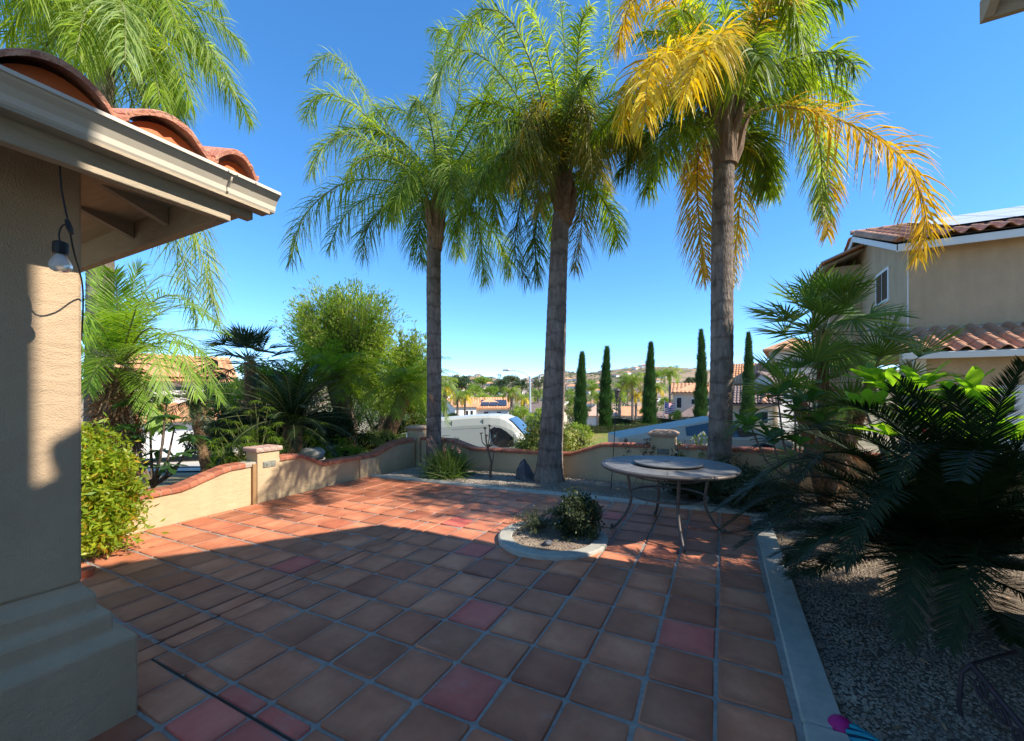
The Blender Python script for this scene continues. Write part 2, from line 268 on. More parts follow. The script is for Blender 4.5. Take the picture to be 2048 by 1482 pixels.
class B:
    """collects parts of one mesh"""
    def __init__(s): s.V=[];s.F={};s.n=0
    def add(s,V,F,m=0):
        V=np.asarray(V,float).reshape(-1,3); s.V.append(V)
        F=np.asarray(F,int)
        s.F.setdefault((m,F.shape[1]),[]).append(F+s.n); s.n+=len(V); return s
    def me(s,name,mats,smooth=False):
        ks=list(s.F); return mesh(name,np.concatenate(s.V),[np.concatenate(s.F[k]) for k in ks],mats,[k[0] for k in ks],smooth)
    def obj(s,name,mats,parent=None,loc=None,smooth=False,rz=0): return obj(name,s.me(name,mats,smooth),parent,loc,rz)
    def box(s,a,b,m=0,ch=0):
        (x0,y0,z0),(x1,y1,z1)=a,b
        if x0>x1:x0,x1=x1,x0
        if y0>y1:y0,y1=y1,y0
        if z0>z1:z0,z1=z1,z0
        if ch<=0:
            V=[(x,y,z) for z in(z0,z1) for y in(y0,y1) for x in(x0,x1)]
            return s.add(V,[(0,2,3,1),(4,5,7,6),(0,1,5,4),(2,6,7,3),(0,4,6,2),(1,3,7,5)],m)
        def ring(z,i): return [(x0+i,y0+ch,z),(x0+ch,y0+i,z),(x1-ch,y0+i,z),(x1-i,y0+ch,z),(x1-i,y1-ch,z),(x1-ch,y1-i,z),(x0+ch,y1-i,z),(x0+i,y1-ch,z)]
        V=ring(z0,ch*.6)+ring(z0+ch,0)+ring(z1-ch,0)+ring(z1,ch*.6); F=[]
        for k in range(3):
            for i in range(8): j=(i+1)%8; F.append((k*8+i,k*8+j,k*8+8+j,k*8+8+i))
        F+=[(24,25,26,27),(24,27,28,31),(28,29,30,31)]; F+=[(3,2,1,0),(7,4,3,0),(7,6,5,4)]
        return s.add(V,F,m)
    def tube(s,P,R,n=8,m=0,cap=True):
        P=np.asarray(P,float); R=np.broadcast_to(np.asarray(R,float),(len(P),)); T=np.gradient(P,axis=0); T/=np.linalg.norm(T,axis=1)[:,None]+1e-9
        up=np.array([0,0,1.]) if abs(T[0][2])<.9 else np.array([0,1.,0])
        V=[];S=np.cross(T[0],up);S/=np.linalg.norm(S)
        a=np.arange(n)*2*PI/n
        for i in range(len(P)):
            S=S-T[i]*S.dot(T[i]); S/=np.linalg.norm(S)+1e-9; U=np.cross(S,T[i])
            V.append(P[i]+R[i]*(np.cos(a)[:,None]*S+np.sin(a)[:,None]*U))
        V=np.concatenate(V); F=[(i*n+j,i*n+(j+1)%n,(i+1)*n+(j+1)%n,(i+1)*n+j) for i in range(len(P)-1) for j in range(n)]
        s.add(V,F,m)
        if cap:
            for i in (0,len(P)-1):
                c=len(P)*n if False else 0
                Vc=np.concatenate([V[i*n:(i+1)*n],[P[i]]]); s.add(Vc,[(j,(j+1)%n,n) for j in range(n)],m)
        return s
    def lathe(s,prof,n=16,c=(0,0,0),m=0,sx=1,sy=1):
        a=np.arange(n)*2*PI/n; V=[(c[0]+r*math.cos(t)*sx,c[1]+r*math.sin(t)*sy,c[2]+z) for r,z in prof for t in a]
        F=[(i*n+j,i*n+(j+1)%n,(i+1)*n+(j+1)%n,(i+1)*n+j) for i in range(len(prof)-1) for j in range(n)]
        return s.add(V,F,m)
    def prism(s,poly,a,b,axis=1,m=0):
        """polygon in the two other axes swept along axis from a to b"""
        n=len(poly)
        def pt(p,h): 
            q=list(p); q.insert(axis,h); return q
        V=[pt(p,a) for p in poly]+[pt(p,b) for p in poly]
        s.add(V,[(i,(i+1)%n,n+(i+1)%n,n+i) for i in range(n)],m)
        c=[sum(p[0] for p in poly)/n,sum(p[1] for p in poly)/n]
        for h in(a,b):
            s.add([pt(p,h) for p in poly]+[pt(c,h)],[(i,(i+1)%n,n) for i in range(n)],m)
        return s
def norm(v): v=np.asarray(v,float); return v/(np.linalg.norm(v,axis=-1,keepdims=True)+1e-9)
def smoothpath(P,n):
    P=np.asarray([list(p) for p in P],float); 
    if len(P)==2: P=np.array([P[0],(P[0]+P[1])/2,P[1]])
    Q=np.vstack([2*P[0]-P[1],P,2*P[-1]-P[-2]]); out=[]
    for i in range(len(P)-1):
        for t in np.linspace(0,1,16,endpoint=False):
            a,b,c,d=Q[i:i+4]; out.append(.5*((2*b)+(c-a)*t+(2*a-5*b+4*c-d)*t*t+(-a+3*b-3*c+d)*t**3))
    out.append(P[-1]); out=np.array(out)
    l=np.concatenate([[0],np.cumsum(np.linalg.norm(np.diff(out,axis=0),axis=1))]); t=np.linspace(0,l[-1],n)
    return np.stack([np.interp(t,l,out[:,k]) for k in range(3)],1)
def arc(o,az,el,L,droop,n=12,curl=0):
    """a frond's midrib: starts at o with azimuth and elevation, sinks by droop (radians) towards the tip"""
    P=[np.array(o,float)]; ds=L/(n-1)
    for i in range(n-1):
        t=(i+.5)/(n-1); e=el-droop*t**1.25; a=az+curl*t
        P.append(P[-1]+ds*np.array([math.cos(a)*math.cos(e),math.sin(a)*math.cos(e),math.sin(e)]))
    return np.array(P)
def ribbons(Bp,D,L,Wd,droop,segs=3,side=None,base=.55,tip=.12,peak=.35):
    N=len(Bp); t=np.linspace(0,1,segs+1)[None,:,None]
    L=np.broadcast_to(L,(N,))[:,None,None]; Wd=np.broadcast_to(Wd,(N,))[:,None,None]; dr=np.broadcast_to(droop,(N,))[:,None,None]
    P=Bp[:,None]+D[:,None]*L*t*(1-.25*dr*t)+np.array([0,0,-1.])*dr*L*t**2
    if side is None: side=np.cross(D,RS.normal(size=(N,3)))
    side=norm(side)[:,None]
    tt=t[0,:,0]; w=np.where(tt<peak,base+(1-base)*tt/peak,tip+(1-tip)*(1-(tt-peak)/(1-peak))**.8)[None,:,None]
    A=P-side*Wd*w*.5; C=P+side*Wd*w*.5
    V=np.stack([A,C],2).reshape(-1,3); k=np.arange(N)[:,None]*(2*(segs+1))+np.arange(segs)[None]*2; k=k.ravel()
    return V,np.stack([k,k+1,k+3,k+2],1)
def frond(path,n=60,Lmax=.6,w=.03,sweep=.5,plume=.45,droop=.6,bare=.12,rr=.018,segs=3,lift=0.,jit=.12,taper=.12,ragged=.0):
    """pinnate leaf along a path. returns a B: material 0 leaflets, material 1 midrib"""
    b=B(); P=smoothpath(path,n); T=norm(np.gradient(P,axis=0)); S=norm(np.cross(T,[0,0,1.])+1e-6); U=np.cross(S,T)
    i0=int(n*bare); idx=np.repeat(np.arange(i0,n),2); sg=np.tile([1.,-1.],n-i0); N=len(idx)
    t=(idx-i0)/(n-i0); prof=np.sin(PI*(.16+.80*t))**.55
    L=Lmax*(prof*(1-taper)+taper*(1-t))*(1+RS.uniform(-jit,jit,N)); 
    if ragged: L=L*np.where(RS.rand(N)<ragged,RS.uniform(.3,.8,N),1)
    sw=sweep+.5*t; pl=RS.uniform(-plume,plume,N)+lift
    D=norm(S[idx]*sg[:,None]*np.cos(sw)[:,None]+T[idx]*np.sin(sw)[:,None]+U[idx]*pl[:,None]+RS.normal(scale=.06,size=(N,3)))
    side=norm(np.cross(D,U[idx]+RS.normal(scale=.5,size=(N,3))*plume))
    V,F=ribbons(P[idx],D,L,w*(1+RS.uniform(-.2,.2,N)),droop*(1+RS.uniform(-.4,.4,N)),segs,side)
    b.add(V,F,0); k=np.linspace(0,n-1,14).astype(int)
    b.tube(P[k],np.linspace(rr,rr*.2,14),5,1,False)
    return b
def cloud(c,r,nc,nl,ls,asp=.45,clump=.28,flat=1.0,hollow=.35,droop=.0,up=.15):
    """leaf faces in clumps through an ellipsoid. c centre, r radii. returns V,F, clump centres"""
    c=np.array(c,float); r=np.array(r,float)
    d=norm(RS.normal(size=(nc,3))); rad=RS.uniform(hollow,1,nc)**.6; rad*=1+.22*np.sin(d[:,0]*5+d[:,2]*4+c[0])
    C=c+d*rad[:,None]*r
    cs=clump*r.mean()*RS.uniform(.6,1.3,nc)
    P=np.repeat(C,nl,0)+RS.normal(size=(nc*nl,3))*np.repeat(cs,nl)[:,None]*np.array([1,1,.75*flat])*.55
    N=len(P); D=norm(RS.normal(size=(N,3))+np.array([0,0,up])-np.array([0,0,droop])); S=norm(np.cross(D,RS.normal(size=(N,3))))
    l=ls*RS.uniform(.6,1.3,N)[:,None]
    V=np.stack([P,P+D*l*.5+S*l*asp*.5,P+D*l,P+D*l*.5-S*l*asp*.5],1).reshape(-1,3)
    k=np.arange(N)*4; return V,np.stack([k,k+1,k+2,k+3],1),C
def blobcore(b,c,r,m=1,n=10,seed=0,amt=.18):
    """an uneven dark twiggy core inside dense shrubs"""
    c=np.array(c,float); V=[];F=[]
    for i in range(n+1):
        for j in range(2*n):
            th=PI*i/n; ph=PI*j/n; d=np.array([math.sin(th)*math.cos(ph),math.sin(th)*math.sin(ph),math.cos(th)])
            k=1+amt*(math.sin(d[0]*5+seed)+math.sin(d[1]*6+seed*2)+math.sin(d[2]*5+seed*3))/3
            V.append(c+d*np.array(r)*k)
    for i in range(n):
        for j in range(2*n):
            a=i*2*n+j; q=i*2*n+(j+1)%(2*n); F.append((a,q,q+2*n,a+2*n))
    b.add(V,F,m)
def copy_tree(o,parent=None):
    c=o.copy(); COL.objects.link(c); c.parent=parent
    for ch in list(o.children): copy_tree(ch,c)
    return c
def pebbles(poly_fn,bbox,n,size,zf,mats,name,flat=.6):
    """small angular stones scattered over an area"""
    u=RS.uniform(bbox[0],bbox[1],n); v=RS.uniform(bbox[2],bbox[3],n); k=poly_fn(u,v); u=u[k]; v=v[k]; N=len(u)
    oct_=np.array([(1,0,0),(0,1,0),(-1,0,0),(0,-1,0),(0,0,1),(0,0,-.6)],float)
    s=size*RS.uniform(.45,1.25,N)**1.0
    sc3=np.stack([s,s*RS.uniform(.75,1,N),s*flat*RS.uniform(.8,1.2,N)],1)
    V=oct_[None]*sc3[:,None]*(1+RS.uniform(-.3,.3,(N,6,3))); a=RS.uniform(0,2*PI,N); ca,sa=np.cos(a)[:,None],np.sin(a)[:,None]
    X=V[:,:,0]*ca-V[:,:,1]*sa; Y=V[:,:,0]*sa+V[:,:,1]*ca; tl=RS.uniform(-.5,.5,N)[:,None]
    Z=V[:,:,2]+X*tl; V=np.stack([X+u[:,None],Y+v[:,None],Z+zf(u,v)[:,None]],2).reshape(-1,3)
    f=np.array([(0,1,4),(1,2,4),(2,3,4),(3,0,4),(1,0,5),(2,1,5),(3,2,5),(0,3,5)])
    F=(np.arange(N)[:,None,None]*6+f[None]).reshape(-1,3)
    return mesh(name,V,[F],mats)
# ================================================================ SETTING: terrain, patio slab, beds
def infoot(u,v): return -6.0<u<9 and -40<v<7.1
def terrain():
    ys=np.concatenate([np.arange(-40,-4,6),np.arange(-4,22,.5),np.arange(22,60,1.5),np.geomspace(60,1700,90)])
    xs=np.concatenate([-np.geomspace(2600,24,60),np.arange(-23.5,24,.7),np.geomspace(24,2600,60)])
    V=[]
    for y in ys:
        for x in xs:
            p=W(x,y); z=TZ(x,y)
            if infoot(p.x,p.y): z=min(z,-.45)
            V.append((p.x,p.y,z))
    nx=len(xs); i,j=np.meshgrid(np.arange(len(ys)-1),np.arange(nx-1),indexing='ij'); k=(i*nx+j).ravel()
    return mesh('ground',V,[np.stack([k,k+1,k+nx+1,k+nx],1)],[ground_m],smooth=True)
ground_m,gt,gb=nodes('terrain',.95,.1)
n=gt.nodes; L=gt.links
tc=n.new('ShaderNodeTexCoord'); ns=n.new('ShaderNodeTexNoise'); ns.inputs['Scale'].default_value=.012; ns.inputs['Detail'].default_value=12; ns.inputs['Roughness'].default_value=.72
L.new(tc.outputs['Object'],ns.inputs['Vector'])
r=n.new('ShaderNodeValToRGB'); L.new(ns.outputs['Fac'],r.inputs[0]); e=r.color_ramp.elements
e[0].position=.36; e[0].color=(.10,.12,.06,1); e[1].position=.62; e[1].color=(.42,.29,.18,1); q=e.new(.47); q.color=(.20,.18,.10,1); q=e.new(.53); q.color=(.36,.26,.16,1)
n2=n.new('ShaderNodeTexNoise'); n2.inputs['Scale'].default_value=.5; n2.inputs['Detail'].default_value=10; L.new(tc.outputs['Object'],n2.inputs['Vector'])
r2=n.new('ShaderNodeValToRGB'); r2.color_ramp.elements[0].color=(.16,.15,.08,1); r2.color_ramp.elements[1].color=(.33,.26,.17,1); r2.color_ramp.elements[0].position=.4; r2.color_ramp.elements[1].position=.6
L.new(n2.outputs['Fac'],r2.inputs[0])
ln=n.new('ShaderNodeVectorMath'); ln.operation='LENGTH'; L.new(tc.outputs['Object'],ln.inputs[0]); mr=n.new('ShaderNodeMapRange'); mr.inputs[1].default_value=120; mr.inputs[2].default_value=320; L.new(ln.outputs['Value'],mr.inputs[0])
mx=n.new('ShaderNodeMixRGB'); L.new(mr.outputs[0],mx.inputs[0]); L.new(r2.outputs[0],mx.inputs[1]); L.new(r.outputs[0],mx.inputs[2]); L.new(mx.outputs[0],gb.inputs['Base Color'])
tag(obj('ground',terrain()),kind='structure')

T=.324; U0=-.0291; V0=3.8295
VB=5.60      # inner edge of the back kerb
UR=.315      # inner edge of the right kerb
def slab(name,x0,x1,y0,y1,dz,m,t=.3,parent=None,res=1):
    b=B(); xs=np.linspace(x0,x1,res+1); V=[(x0,y0,PZ(x0,y0)+dz),(x1,y0,PZ(x1,y0)+dz),(x1,y1,PZ(x1,y1)+dz),(x0,y1,PZ(x0,y1)+dz)]
    V+=[(a,c,z-t) for a,c,z in V]; b.add(V,[(0,1,2,3),(7,6,5,4),(0,4,5,1),(1,5,6,2),(2,6,7,3),(3,7,4,0)]); return b.obj(name,[m],parent)
floor=slab('patio_floor',-5.97,UR,-3.5,VB,-.0035,grout); tag(floor,kind='structure')
def tile_me(sx,sy,m,k=0,name='tile'):
    """hand-made clay tile: slightly crowned, soft uneven edges"""
    g=.0095; hx,hy=sx/2-g,sy/2-g; n=5; V=[]; rr=np.random.RandomState(abs(k)+3)
    def rim(i,z,wob):
        P=[]
        for (cx,cy,a0) in ((hx,hy,0),(-hx,hy,90),(-hx,-hy,180),(hx,-hy,270)):
            rad=min(.016,hx*.3,hy*.3)
            for q in (0,45,90):
                a=math.radians(a0+q); x=cx-math.copysign(rad,cx)+rad*math.cos(a); y=cy-math.copysign(rad,cy)+rad*math.sin(a)
                P.append((x*(1-i/hx)+wob[len(P)][0],y*(1-i/hy)+wob[len(P)][1],z))
        return P
    wob=rr.uniform(-.0022,.0022,(12,2))
    V=rim(-.001,-.012,wob)+rim(.0,-.002,wob)+rim(.007,.0035,wob)+[(0,0,.0045)]
    F=[(k*12+i,k*12+(i+1)%12,(k+1)*12+(i+1)%12,(k+1)*12+i) for k in range(2) for i in range(12)]
    b=B(); b.add(V,F); b.add(V[24:37],[(i,(i+1)%12,12) for i in range(12)]); return b.me(name,[m],True)
variants=[tile_me(T,T,tile_m,k) for k in range(5)]; redv=tile_me(T,T,tile_r,9); darkv=[tile_me(T,T,tile_d,k) for k in (11,12)]
SLOPE=(-.00926,.01785)
def place_tile(me,u,v,dz=0):
    o=obj('tile',me,floor); o.location=(u,v,PZ(u,v)+dz+.001); o.rotation_euler=(.00926+random.uniform(-.003,.003),-.01785+random.uniform(-.003,.003),random.choice((0,PI))+random.uniform(-.006,.006)); return o
reds={(-4,4),(-3,6),(0,3),(-6,8),(-5,8),(-9,9),(-8,9),(-4,7) if False else (-10,4),(-6,1),(-5,0),(-8,-1),(-3,-4)}
cand=[]
i_lo=int((-5.97-U0)/T)-1
for i in range(i_lo,2):
    for j in range(-6,11):
        u0=max(U0+(i-1)*T,-5.96); u1=min(U0+i*T,UR-.004); v1=min(V0-j*T,VB-.004); v0=V0-(j+1)*T
        if u1-u0<.05 or v1-v0<.05: continue
        # joints: u=-3.11 (beyond v 1.15) and v=1.14 (right of u -2.95)
        rects=[(u0,u1,v0,v1)]
        if u0<-3.11<u1 and v1>1.15: rects=[(u0,-3.110,v0,v1),(-3.110,u1,v0,v1)]
        if v0<1.14<v1 and u1>-2.9: rects=[(u0,u1,v0,1.140),(u0,u1,1.140,v1)]
        for q in rects:
            cu,cv=(q[0]+q[1])/2,(q[2]+q[3])/2
            if math.hypot(cu+1.557,cv-3.92)<.40: continue
            x,y=cxy(cu,cv)
            if y<.9 or abs(x)>y*1.40+.3: continue
            if cu<-2.65 and cv<.45: continue
            cand.append((math.hypot(x,y),i,j,q))
cand.sort(key=lambda c:c[0])
far_b=B()
for idx,(d,i,j,q) in enumerate(cand):
    sx,sy=q[1]-q[0],q[3]-q[2]; cu,cv=(q[0]+q[1])/2,(q[2]+q[3])/2
    full=abs(sx-T)<.01 and abs(sy-T)<.01
    red=(i,j) in reds
    if full: me=redv if red else (random.choice(darkv) if random.random()<.10 else variants[(i*7+j*3)%5])
    else: me=tile_me(sx,sy,tile_r if red else tile_m,i+j)
    if idx<296: place_tile(me,cu,cv,random.uniform(-.0012,.0012))
    else:
        Vv=np.array([v.co[:] for v in me.vertices]); Vv[:,2]+=PZ(Vv[:,0]+cu,Vv[:,1]+cv)+.001; Vv[:,0]+=cu; Vv[:,1]+=cv
        for p in (4,3):
            F=[tuple(f.vertices) for f in me.polygons if len(f.vertices)==p]
            if F: far_b.add(Vv,F) 
far=far_b.obj('tile_field',[tile_m],floor,smooth=True); far['kind']='stuff'
def strip(name,x0,x1,y0,y1,m,dz=-.002): return slab(name,x0,x1,y0,y1,dz,m,.006,floor)
strip('expansion_joint',-3.1165,-3.1035,1.14,3.3,joint_m,-.0008); strip('expansion_joint',-2.95,UR-.01,1.135,1.145,joint_m,-.0004)
# kerbs: cast in lengths with joints
def kerb(name,segs,label):
    for (x0,x1,y0,y1) in segs:
        b=B(); z=PZ((x0+x1)/2,(y0+y1)/2); b.box((x0,y0,-.25),(x1,y1,.022),ch=.012)
        V=b.V[0]; V[:,2]+=np.where(V[:,2]>-.1,PZ(V[:,0],V[:,1]),0)
        o=b.obj(name,[conc]); tag(o,kind='structure')
kerb('kerb',[(UR,UR+.165,-1.2,2.2),(UR,UR+.165,2.206,5.43)],'')
kerb('kerb',[(-5.95,-3.2,VB,VB+.16),(-3.194,-.9,VB,VB+.16),(-.894,UR+.165,VB-.17 if False else VB,VB+.16)],'')
# gravel beds
def bed(name,poly,dz,m):
    b=B(); c=np.mean(poly,axis=0); n_=len(poly)
    V=[(p[0],p[1],PZ(p[0],p[1])+dz) for p in poly]+[(c[0],c[1],PZ(*c)+dz+.03)]
    b.add(V,[(i,(i+1)%n_,n_) for i in range(n_)]); return tag(b.obj(name,[m]),kind='structure')
bed('gravel_bed',[(-5.9,5.76),(UR+.165,5.76),(4.5,5.76),(4.5,7.0),(-5.9,7.0)],-.035,soil)
bed('gravel_bed',[(UR+.16,-1.2),(5.5,-1.2),(5.5,5.77),(UR+.16,5.77)],-.03,soil)
zf=lambda u,v: .01785*u+.00926*v-.022
g=pebbles(lambda u,v:(u>UR+.17),(UR+.17,3.0,.4,5.9),80000,.0105,zf,[peb_d],'gravel'); o=obj('gravel',g); tag(o,'loose grey and tan gravel under the dark cycad','gravel',kind='stuff')
g=pebbles(lambda u,v:(v>5.77)&(v<6.98),(-5.9,2.0,5.77,6.98),26000,.016,zf,[peb],'gravel'); o=obj('gravel',g); tag(o,'tan gravel along the foot of the back wall','gravel',kind='stuff')
# specks of debris on the tiles
b=B(); N=90; u=RS.uniform(-4.5,.2,N); v=RS.uniform(1.2,5.4,N); P=np.stack([u,v,.01785*u+.00926*v+.008],1); D=norm(np.stack([RS.normal(size=N),RS.normal(size=N),RS.uniform(0,.1,N)],1)); V,F=ribbons(P,D,RS.uniform(.006,.03,N),.008,0,1,np.cross(D,[0,0,1.])); b.add(V,F); tag(b.obj('leaf_litter',[drybrown]),'tiny dry leaf bits scattered on the patio tiles','leaf litter',kind='stuff')
# ---------------------------------------------------------------- round planter
PC=(-1.557,3.92); pz=PZ(*PC)
pl=empty('round_planter',(PC[0],PC[1],pz),'low round concrete planter ring set in the tiles','planter')
b=B(); b.lathe([(.42,-.02),(.418,.030),(.428,.040),(.545,.042),(.56,.032),(.563,-.02)],64); o=b.obj('kerb_ring',[conc],pl,smooth=False)
b=B(); b.lathe([(.43,.004),(.3,.02),(.15,.028),(.001,.03)],32); b.obj('soil',[soil],pl)
g=pebbles(lambda u,v:(u*u+v*v<.41**2),(-.42,.42,-.42,.42),7500,.011,lambda u,v:.024-.03*(u*u+v*v),[peb_d],'gravel'); o=obj('gravel',g,pl); o['kind']='stuff'
b=B(); blobcore(b,(0,0,0),(.045,.05,.03),0,6,2,.3); o=b.obj('stone',[rockm],loc=(PC[0]+.05,PC[1]-.25,pz+.045),smooth=True); tag(o,'small dark stone on gravel in the round planter','stone')
def shrub(name,label,cat,c,r,nc,nl,ls,m,core=True,stem=.0,asp=.45,group=None,clump=.28,up=.3,hollow=.45,coremat=None,seed=0,mats=None):
    root=empty(name,(c[0],c[1],c[2]),label,cat,group)
    V,F,C=cloud((0,0,stem+r[2]),r,nc,nl,ls,asp,clump,hollow=hollow,up=up)
    V[:,2]=np.maximum(V[:,2],.01)
    b=B(); b.add(V,F,0); b.obj('foliage',mats or [m],root)
    b=B()
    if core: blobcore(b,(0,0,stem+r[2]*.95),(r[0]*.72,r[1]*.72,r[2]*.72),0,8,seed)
    for k in range(7):
        q=C[k*3%len(C)]; b.tube([(RS.uniform(-.03,.03),RS.uniform(-.03,.03),-.05),(q[0]*.3,q[1]*.3,q[2]*.5),tuple(q*.9)],[.012*max(r[0],.4)/.4,.009,.003],5,0)
    b.obj('stems',[coremat or core_m],root); return root
s=(PC[0]+.13*CS-.18*SN*1,PC[1]+.23,pz+.03)
shrub('box_shrub','rounded dark green shrub in the round planter','shrub',(PC[0]+.235,PC[1]+.14,pz+.02),(.225,.22,.215),150,50,.034,shrub_m,asp=.5,seed=3)
# sparse thorny twigs
root=empty('twiggy_plant',(PC[0]-.22,PC[1]+.08,pz+.03),'small straggly twiggy plant left in the round planter','shrub')
b=B(); lb=[]
for k in range(26):
    a=RS.uniform(0,2*PI); P=arc((0,0,0),a,RS.uniform(.35,1.3),RS.uniform(.16,.33),RS.uniform(-.2,.9),7); b.tube(P,np.linspace(.005,.0012,7),4)
    for q in P[2:]:
        for z in range(9): lb.append(q+RS.normal(scale=.012,size=3))
    for z in range(3):
        q=P[RS.randint(2,6)]; P2=arc(q,a+RS.uniform(-1.4,1.4),RS.uniform(0,.8),RS.uniform(.05,.13),.3,5); b.tube(P2,.0017,3)
        for w_ in P2[1:]:
            for z in range(7): lb.append(w_+RS.normal(scale=.01,size=3))
b.obj('twigs',[bark],root)
lb=np.array(lb); V,F=ribbons(lb,norm(RS.normal(size=lb.shape)),.026,.011,.1,1); bb=B(); bb.add(V,F); bb.obj('foliage',[shrub_m],root)

# ================================================================ GARDEN WALLS
def capprof(P,s):  # piecewise height of the cap's underside
    return float(np.interp(s,[p[0] for p in P],[p[1] for p in P]))
LW=[(1.9,.28),(2.23,.28),(2.62,.29),(3.0,.41),(3.15,.455),(3.55,.47),(3.9,.49),(4.23,.49),(4.63,.295),(5.3,.29),(5.8,.29),(6.2,.41),(6.43,.47),(6.95,.49)]
BW=[(-5.9,.50),(-5.12,.49),(-4.56,.34),(-2.46,.375),(-1.87,.585),(-.7,.62),(.4,.63),(5.0,.65)]
def wall(name,label,axis,fixed,P,th,base=-1.4,sgn=1,skip=None):
    """stucco garden wall along an axis; its cap bricks are laid across, one by one"""
    root=empty(name,(fixed,P[0][0],0) if axis=='v' else (P[0][0],fixed,0),label,'garden wall')
    ox,oy=root.location.x,root.location.y
    b=B(); poly=[(p[0]-(oy if axis=='v' else ox),p[1]) for p in P]; poly=[(poly[0][0],base)]+poly+[(poly[-1][0],base)]
    n_=len(P)
    for k in range(n_-1):
        q=[(poly[k+1][0],base),(poly[k+1][0],poly[k+1][1]),(poly[k+2][0],poly[k+2][1]),(poly[k+2][0],base)]
        # front and back faces and top
        for side in (0,th*sgn):
            if axis=='v': V=[(side,a,z) for a,z in q]
            else: V=[(a,side,z) for a,z in q]
            b.add(V,[(0,1,2,3)])
        V=[((s_,q[i][0],q[i][1]) if axis=='v' else (q[i][0],s_,q[i][1])) for i in(1,2) for s_ in(0,th*sgn)]
        b.add(V,[(0,1,3,2)])
    for kk in (1,-2):
        a,z=poly[kk]; V=[((s_,a,zz) if axis=='v' else (a,s_,zz)) for zz in(base,z) for s_ in(0,th*sgn)]; b.add(V,[(0,1,3,2)])
    b.obj('wall_body',[stucco],root)
    # mortar bed + bricks
    w=.100; h=.062; over=.028; s=P[0][0]; bm=B(); 
    bme=[]
    for k in range(4):
        q=B(); n1=6; y0=-over; y1=th+over; prof=[]
        for a in np.linspace(PI*1.02,PI*.5,n1): prof.append((y0+.032+.032*math.cos(a),h-.032+.032*math.sin(a)))
        prof=[(y0,0)]+prof[0:]+[(y1-.032+.032*math.cos(a),h-.032+.032*math.sin(a)) for a in np.linspace(PI*.5,0,n1)]+[(y1,0)]
        ww=w/2-.0035
        q.prism([(p[0]*sgn,p[1]+RS.uniform(-.0012,.0012)) for p in prof],-ww,ww,axis=1 if axis=='v' else 0)
        if axis!='v': pass
        bme.append(q.me('brick',[brick_m],False))
    s+=w/2; sl_prev=0
    while s<P[-1][0]:
        z0=capprof(P,s-w*.45); z1=capprof(P,s+w*.45); sl=math.atan2(z1-z0,w*.9)
        if not(skip and skip[0]<s<skip[1]):
            o=obj('brick',bme[RS.randint(4)],root); zz=(z0+z1)/2+.004
            if axis=='v': o.location=(RS.uniform(-.003,.003),s-oy,zz); o.rotation_euler=(sl,0,RS.uniform(-.012,.012))
            else: o.location=(s-ox,RS.uniform(-.003,.003),zz); o.rotation_euler=(0,-sl,RS.uniform(-.012,.012))
        s+=w*math.cos(math.atan2(z1-z0,w*.9))
    # mortar core under/between the bricks
    for k in range(n_-1):
        (a0,z0),(a1,z1)=poly[k+1],poly[k+2]; i=.006
        Q=[(-over+i,z0+.001),(th+over-i,z0+.001),(th+over-i,z0+h-.016),(th-.0,z0+h-.004),(0,z0+h-.004),(-over+i,z0+h-.016)]
        V=[]
        for (a,z) in ((a0,z0),(a1,z1)):
            for p in Q: V.append((p[0]*sgn,a,p[1]-z0+z) if axis=='v' else (a,p[0]*sgn,p[1]-z0+z))
        bm.add(V,[(i_,(i_+1)%6,6+(i_+1)%6,6+i_) for i_ in range(6)])
    bm.obj('mortar',[mortar],root); return root
wall('garden_wall','low cream stucco wall with brick cap along the left side of the patio','v',-6.0,LW,.20,sgn=-1,skip=(3.42,3.92))
wall('garden_wall','low cream stucco wall with brick cap behind the palms','u',7.05,BW,.20,sgn=1,skip=(-1.1,-.62))
wall('garden_wall','short sloping wall with brick cap running off behind the yellow bush','u',2.02,[(-8.6,.62),(-7.6,.60),(-6.2,.30)],.2,base=-1,sgn=1)
